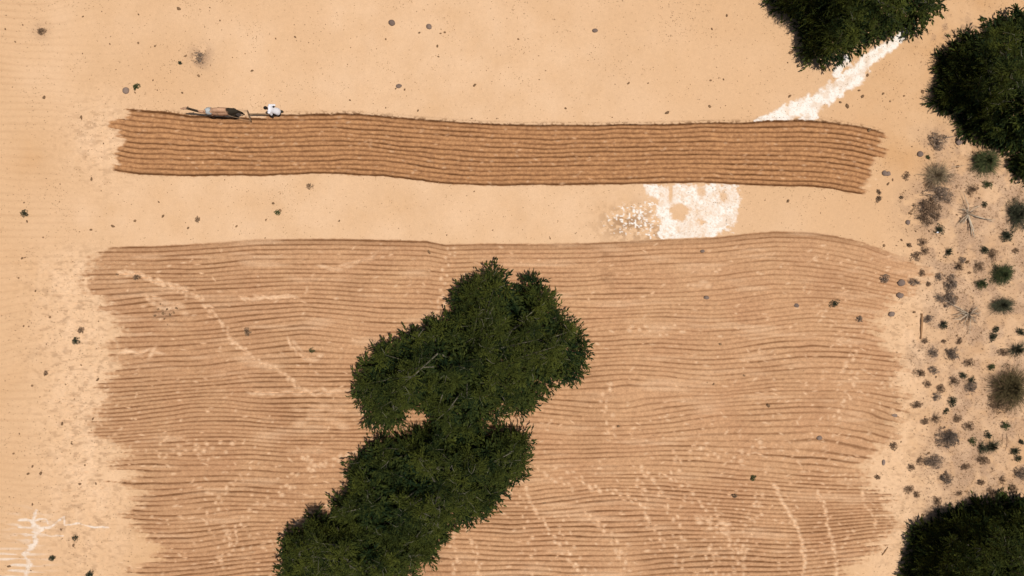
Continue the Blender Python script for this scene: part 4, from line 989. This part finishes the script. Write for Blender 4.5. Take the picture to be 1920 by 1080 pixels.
mb.tube([(-1.72, 0.10, 1.93), (-1.82, 0.11, 1.97), (-1.98, 0.12, 1.94), (-2.14, 0.125, 1.88), (-2.26, 0.13, 1.82), (-2.31, 0.13, 1.80)], [(0.07, 0.09), (0.115, 0.125), (0.10, 0.115), (0.075, 0.085), (0.07, 0.08), (0.04, 0.045)], 12, side=SY)
for sy in (-1, 1):
    mb.tube([(-1.76, 0.11 + sy * 0.09, 2.03), (-1.74, 0.11 + sy * 0.13, 2.09), (-1.72, 0.11 + sy * 0.15, 2.14)], [0.035, 0.035, 0.012], 6)
LEG = {(-1, -1): [(-0.62, -0.2, 1.25), (-0.72, -0.2, 0.95), (-0.80, -0.19, 0.58), (-0.84, -0.19, 0.3), (-0.86, -0.19, 0.07), (-0.93, -0.19, 0.03)],
       (-1, 1): [(-0.62, 0.2, 1.25), (-0.58, 0.2, 0.95), (-0.52, 0.19, 0.58), (-0.40, 0.19, 0.32), (-0.36, 0.19, 0.08), (-0.42, 0.19, 0.03)],
       (1, -1): [(0.70, -0.19, 1.3), (0.60, -0.21, 1.0), (0.74, -0.2, 0.62), (0.66, -0.19, 0.3), (0.62, -0.19, 0.07), (0.54, -0.19, 0.03)],
       (1, 1): [(0.72, 0.19, 1.3), (0.72, 0.21, 1.0), (0.98, 0.2, 0.64), (0.98, 0.19, 0.32), (0.98, 0.19, 0.08), (0.90, 0.19, 0.03)]}
for (fx, _s), pts in LEG.items():
    r = [0.17, 0.125, 0.078, 0.055, 0.058, 0.07] if fx < 0 else [0.20, 0.155, 0.075, 0.055, 0.058, 0.07]
    mb.tube(pts, r, 10)
body_obj("body", mb, M_CAMEL, camel, 0.024)
mb = MB()
mb.tube([(0.97, 0, 1.46), (1.05, 0.01, 1.36), (1.08, 0.0, 1.15), (1.07, 0.01, 0.92)], [0.05, 0.04, 0.035, 0.05], 8, 0.3)
link("tail", mb.mesh("tail"), M_HAIR, camel)
# harness pad on the withers, breast rope and girth
mb = MB()
P = []
for i in range(9):
    a = -1.25 + 2.5 * i / 8
    P.append((-0.66 + 0.03 * math.sin(i * 2.1), 0.335 * math.sin(a), 1.40 + 0.43 * math.cos(a)))
mb.tube(P, [(0.15 + 0.03 * math.sin(i * 1.7), 0.05) for i in range(9)], 8, 0.5, side=(1, 0, 0))
link("harness_pad", mb.mesh("harness_pad"), M_PAD, camel)
mb = MB()
ring = [(-0.10 + 0.02 * math.sin(t), 0.385 * math.sin(t), 1.43 + 0.44 * math.cos(t)) for t in np.linspace(0.55, 2 * math.pi - 0.55, 26)]
mb.tube(ring, [0.02] * len(ring), 6, 0.4, side=(1, 0, 0))
link("girth_rope", mb.mesh("girth_rope"), M_ROPE, camel)
mb = MB()
mz = [(-2.10, 0.125 + 0.10 * math.cos(t), 1.885 + 0.10 * math.sin(t)) for t in np.linspace(0, 2 * math.pi, 15)]
mb.tube(mz, [0.010] * 15, 5, 0.4, cap=False, side=(1, 0, 0))
mb.tube([(-2.08, 0.04, 1.92), (-1.9, 0.0, 2.0), (-1.78, 0.0, 2.06)], [0.01, 0.01, 0.01], 5, 0.4)
mb.tube([(-2.08, 0.215, 1.92), (-1.9, 0.23, 2.0), (-1.78, 0.225, 2.06)], [0.01, 0.01, 0.01], 5, 0.4)
link("halter", mb.mesh("halter"), M_ROPE, camel)

# swingletree with its two traces
sx, sy_ = W(466, 216.5, 0.45); sz = gz(sx, sy_)
swing = empty("swingletree", (sx, sy_, sz), "wooden crossbar behind the camel tied to it by two rope traces", "crossbar")
def rel(px, py, z): 
    x, y = W(px, py, z); return (x - sx, y - sy_, z)
mb = MB(); mb.tube([rel(463.5, 206.5, .45), rel(465, 212, .46), rel(467.5, 220, .46), rel(470, 227, .45)], [0.032, 0.045, 0.045, 0.032], 8)
link("bar", mb.mesh("bar"), M_WOOD, swing)
for a, b_ in ((rel(463.5, 207, .46), rel(425, 203.5, 1.30)), (rel(470, 226.5, .46), rel(428, 216.5, 1.30))):
    a = np.array(a); b2 = np.array(b_); m = (a + b2) / 2 + np.array((0, 0, -0.06))
    mb = MB(); mb.tube([a, a * .75 + b2 * .25 + np.array((0, 0, -.04)), m, a * .25 + b2 * .75 + np.array((0, 0, -.04)), b2], [0.014] * 5, 5)
    link("trace_rope", mb.mesh("trace_rope"), M_ROPE, swing)

# plough
qx, qy = W(511, 215.5, 0.2); qz = gz(qx, qy)
plough = empty("plough", (qx, qy, qz), "simple wooden plough with a long beam and upright handle in front of the person", "plough")
mb = MB(); mb.tube([(0.12, 0, 0.12), (-0.1, 0, 0.24), (-0.5, 0.0, 0.38), (-0.95, -0.005, 0.45), (-1.32, -0.01, 0.46)], [(0.05, 0.06), (0.05, 0.06), 0.045, 0.04, 0.032], 8, side=(0, 1, 0))
link("beam", mb.mesh("beam"), M_WOOD, plough)
mb = MB(); mb.tube([(0.22, 0, 0.0), (0.12, 0, 0.16), (0.10, -0.01, 0.5), (0.12, -0.02, 0.86)], [0.05, 0.05, 0.035, 0.028], 8)
hnd = link("handle", mb.mesh("handle"), M_WOOD, plough)
mb = MB(); mb.tube([(0.12, -0.11, 0.87), (0.12, 0.0, 0.88), (0.12, 0.09, 0.87)], [0.024, 0.027, 0.024], 8)
link("grip", mb.mesh("grip"), M_WOOD, hnd)
mb = MB(); mb.tube([(0.26, 0, 0.02), (0.0, 0, 0.04), (-0.2, 0, -0.06), (-0.3, 0, -0.12)], [(0.07, 0.05), (0.08, 0.05), (0.06, 0.03), (0.015, 0.01)], 8, side=(0, 1, 0))
link("share", mb.mesh("share"), M_IRON, plough)

# person walking behind the plough, facing left in the photo (local forward is -x)
ux, uy = W(524, 214.0, 0.0); uz = gz(ux, uy)
person = empty("person", (ux, uy, uz), "person in a long white shirt walking behind the plough with one hand on its handle", "person")
gxp = qx + 0.12 - ux; gyp = qy - uy; gzp = qz - uz + 0.88         # grip in the person's space
mb = MB()
mb.tube([(0.03, 0, 0.80), (0.0, 0, 0.92), (-0.07, 0, 1.10), (-0.15, 0, 1.28), (-0.21, 0, 1.38), (-0.245, 0, 1.43)], [(0.15, 0.1), (0.165, 0.115), (0.145, 0.10), (0.18, 0.11), (0.17, 0.09), (0.07, 0.07)], 14, side=SY)
mb.tube([(-0.23, 0, 1.40), (-0.28, 0, 1.47), (-0.31, 0, 1.52)], [0.062, 0.056, 0.056], 10)
mb.ball((-0.335, 0, 1.575), (0.098, 0.078, 0.118), 14, 10)
mb.tube([(-0.36, 0, 1.51), (-0.405, 0, 1.50), (-0.42, 0, 1.505)], [(0.045, 0.04), (0.038, 0.03), (0.02, 0.02)], 8, side=SY)        # jaw
mb.tube([(-0.42, 0, 1.60), (-0.45, 0, 1.565), (-0.455, 0, 1.55)], [0.011, 0.017, 0.012], 6)                                     # nose
for s in (-1, 1):
    mb.ball((-0.33, s * 0.082, 1.57), (0.022, 0.012, 0.034), 8, 6)                                                               # ears
shL = np.array((-0.20, -0.19, 1.36)); shR = np.array((-0.20, 0.19, 1.36))
hL = np.array((gxp + 0.04, gyp - 0.07, gzp + 0.035))
elL = (shL + hL) / 2 + np.array((0.06, -0.08, -0.06))
elR = np.array((0.05, 0.26, 1.12)); hR = np.array((-0.16, 0.22, 0.93))
def arm(mb, sh, el, hd, r=(0.055, 0.045, 0.04, 0.028)):
    mb.tube([sh, sh * .5 + el * .5, el, el * .5 + hd * .5, hd], [r[0], r[1], r[2], (r[2] + r[3]) / 2 * 1.05, r[3]], 10)
arm(mb, shL, elL, hL); arm(mb, shR, elR, hR)
def hand(mb, w, d, nrm, curl):
    """palm from wrist w along d; fingers curl towards -nrm; thumb leaves the side near the base"""
    d = unit(np.array(d, float)); nrm = unit(np.array(nrm, float)); s = np.cross(d, nrm)
    mb.tube([w, w + d * .03, w + d * .06, w + d * .085], [(0.026, 0.018), (0.036, 0.017), (0.040, 0.016), (0.038, 0.014)], 10, side=tuple(s))
    for k, (o_, L) in enumerate(((-0.029, .066), (-0.010, .078), (0.010, .073), (0.029, .056))):
        b0 = w + d * .08 + s * o_
        q, dd = b0, d
        P = [b0 - d * 0.015, b0]
        for j, fr in enumerate((.45, .32, .23)):
            a = curl * (0.7 + 0.4 * j)
            dd = unit(dd * math.cos(a) - nrm * math.sin(a)); nrm2 = nrm
            q = q + dd * L * fr; P.append(q)
        mb.tube(P, [.0095, .0095, .009, .0085, .0065], 7)
    t0 = w + d * .025 + s * (-0.028)
    mb.tube([t0, t0 - s * .024 + d * .022 - nrm * .008, t0 - s * .030 + d * .048 - nrm * .022, t0 - s * .022 + d * .066 - nrm * .036], [.013, .0115, .010, .007], 7)
hand(mb, hL, (gxp - hL[0] - 0.06, gyp - 0.05 - hL[1] + 0.02, -0.02), (0.1, 0, 1), 0.75)
hand(mb, hR, (-0.5, -0.2, -0.8), (0.2, 1, 0), 0.35)
hipL = np.array((0.02, -0.09, 0.84)); hipR = np.array((0.02, 0.09, 0.84))
legs = ((hipL, np.array((-0.20, -0.10, 0.47)), np.array((-0.20, -0.10, 0.09)), np.array((-0.36, -0.11, 0.035))), (hipR, np.array((0.04, 0.10, 0.45)), np.array((0.28, 0.10, 0.14)), np.array((0.17, 0.11, 0.035))))
for hp, kn, an, to in legs:
    mb.tube([hp, hp * .5 + kn * .5, kn, kn * .55 + an * .45, an], [0.085, 0.07, 0.055, 0.05, 0.034], 10)
    mb.tube([an + (to - an) * -0.25 + np.array((0, 0, -0.03)), an * .6 + to * .4 + np.array((0, 0, -0.02)), to], [(0.03, 0.03), (0.042, 0.03), (0.035, 0.018)], 8, side=SY)
body_obj("body", mb, M_SKIN, person, 0.0085, 2)
mb = MB()
mb.ball((-0.325, 0, 1.605), (0.112, 0.104, 0.112), 14, 10)
mb.tube([(-0.26, 0, 1.60), (-0.245, 0, 1.54), (-0.25, 0, 1.49)], [(0.075, 0.04), (0.07, 0.035), (0.05, 0.02)], 10, side=SY)
link("hair", mb.mesh("hair"), M_HAIR, person)
for s in (-1, 1):
    mb = MB(); mb.ball((-0.427, s * 0.031, 1.588), (0.010, 0.013, 0.009), 8, 6); link("eye", mb.mesh("eye"), M_HAIR, person)
mb = MB()
mb.tube([(-0.245, 0, 1.425), (-0.215, 0, 1.395), (-0.17, 0, 1.30), (-0.085, 0, 1.12), (0.0, 0, 0.93), (0.06, 0, 0.78), (0.10, 0, 0.60)], [(0.085, 0.085), (0.19, 0.11), (0.215, 0.135), (0.185, 0.13), (0.195, 0.145), (0.205, 0.165), (0.215, 0.18)], 16, side=SY)
for sh, el, hd in ((shL, elL, hL), (shR, elR, hR)):
    wr = el * .18 + hd * .82
    mb.tube([sh + np.array((0, 0, 0.01)), sh * .5 + el * .5, el, el * .5 + wr * .5, wr], [0.085, 0.075, 0.070, 0.062, 0.056], 10)
body_obj("shirt", mb, M_WHITE, person, 0.014, 3)
mb = MB()
mb.tube([(0.02, 0, 0.98), (0.03, 0, 0.86), (0.03, 0, 0.76)], [(0.15, 0.11), (0.17, 0.12), (0.13, 0.1)], 12, side=SY)
for hp, kn, an, to in legs:
    ak = kn * .12 + an * .88
    mb.tube([hp, hp * .5 + kn * .5, kn, kn * .5 + ak * .5, ak], [0.105, 0.095, 0.08, 0.078, 0.068], 10)
body_obj("trousers", mb, M_TROUS, person, 0.014, 3)
mb = MB()
mb.tube([(-0.06, 0.12, 1.20), (-0.02, 0.19, 1.17), (0.02, 0.24, 1.10)], [(0.08, 0.06), (0.10, 0.07), (0.06, 0.05)], 10)  # black lump set against the right side of the torso
link("black_patch", mb.mesh("black_patch"), M_BLACK, person)
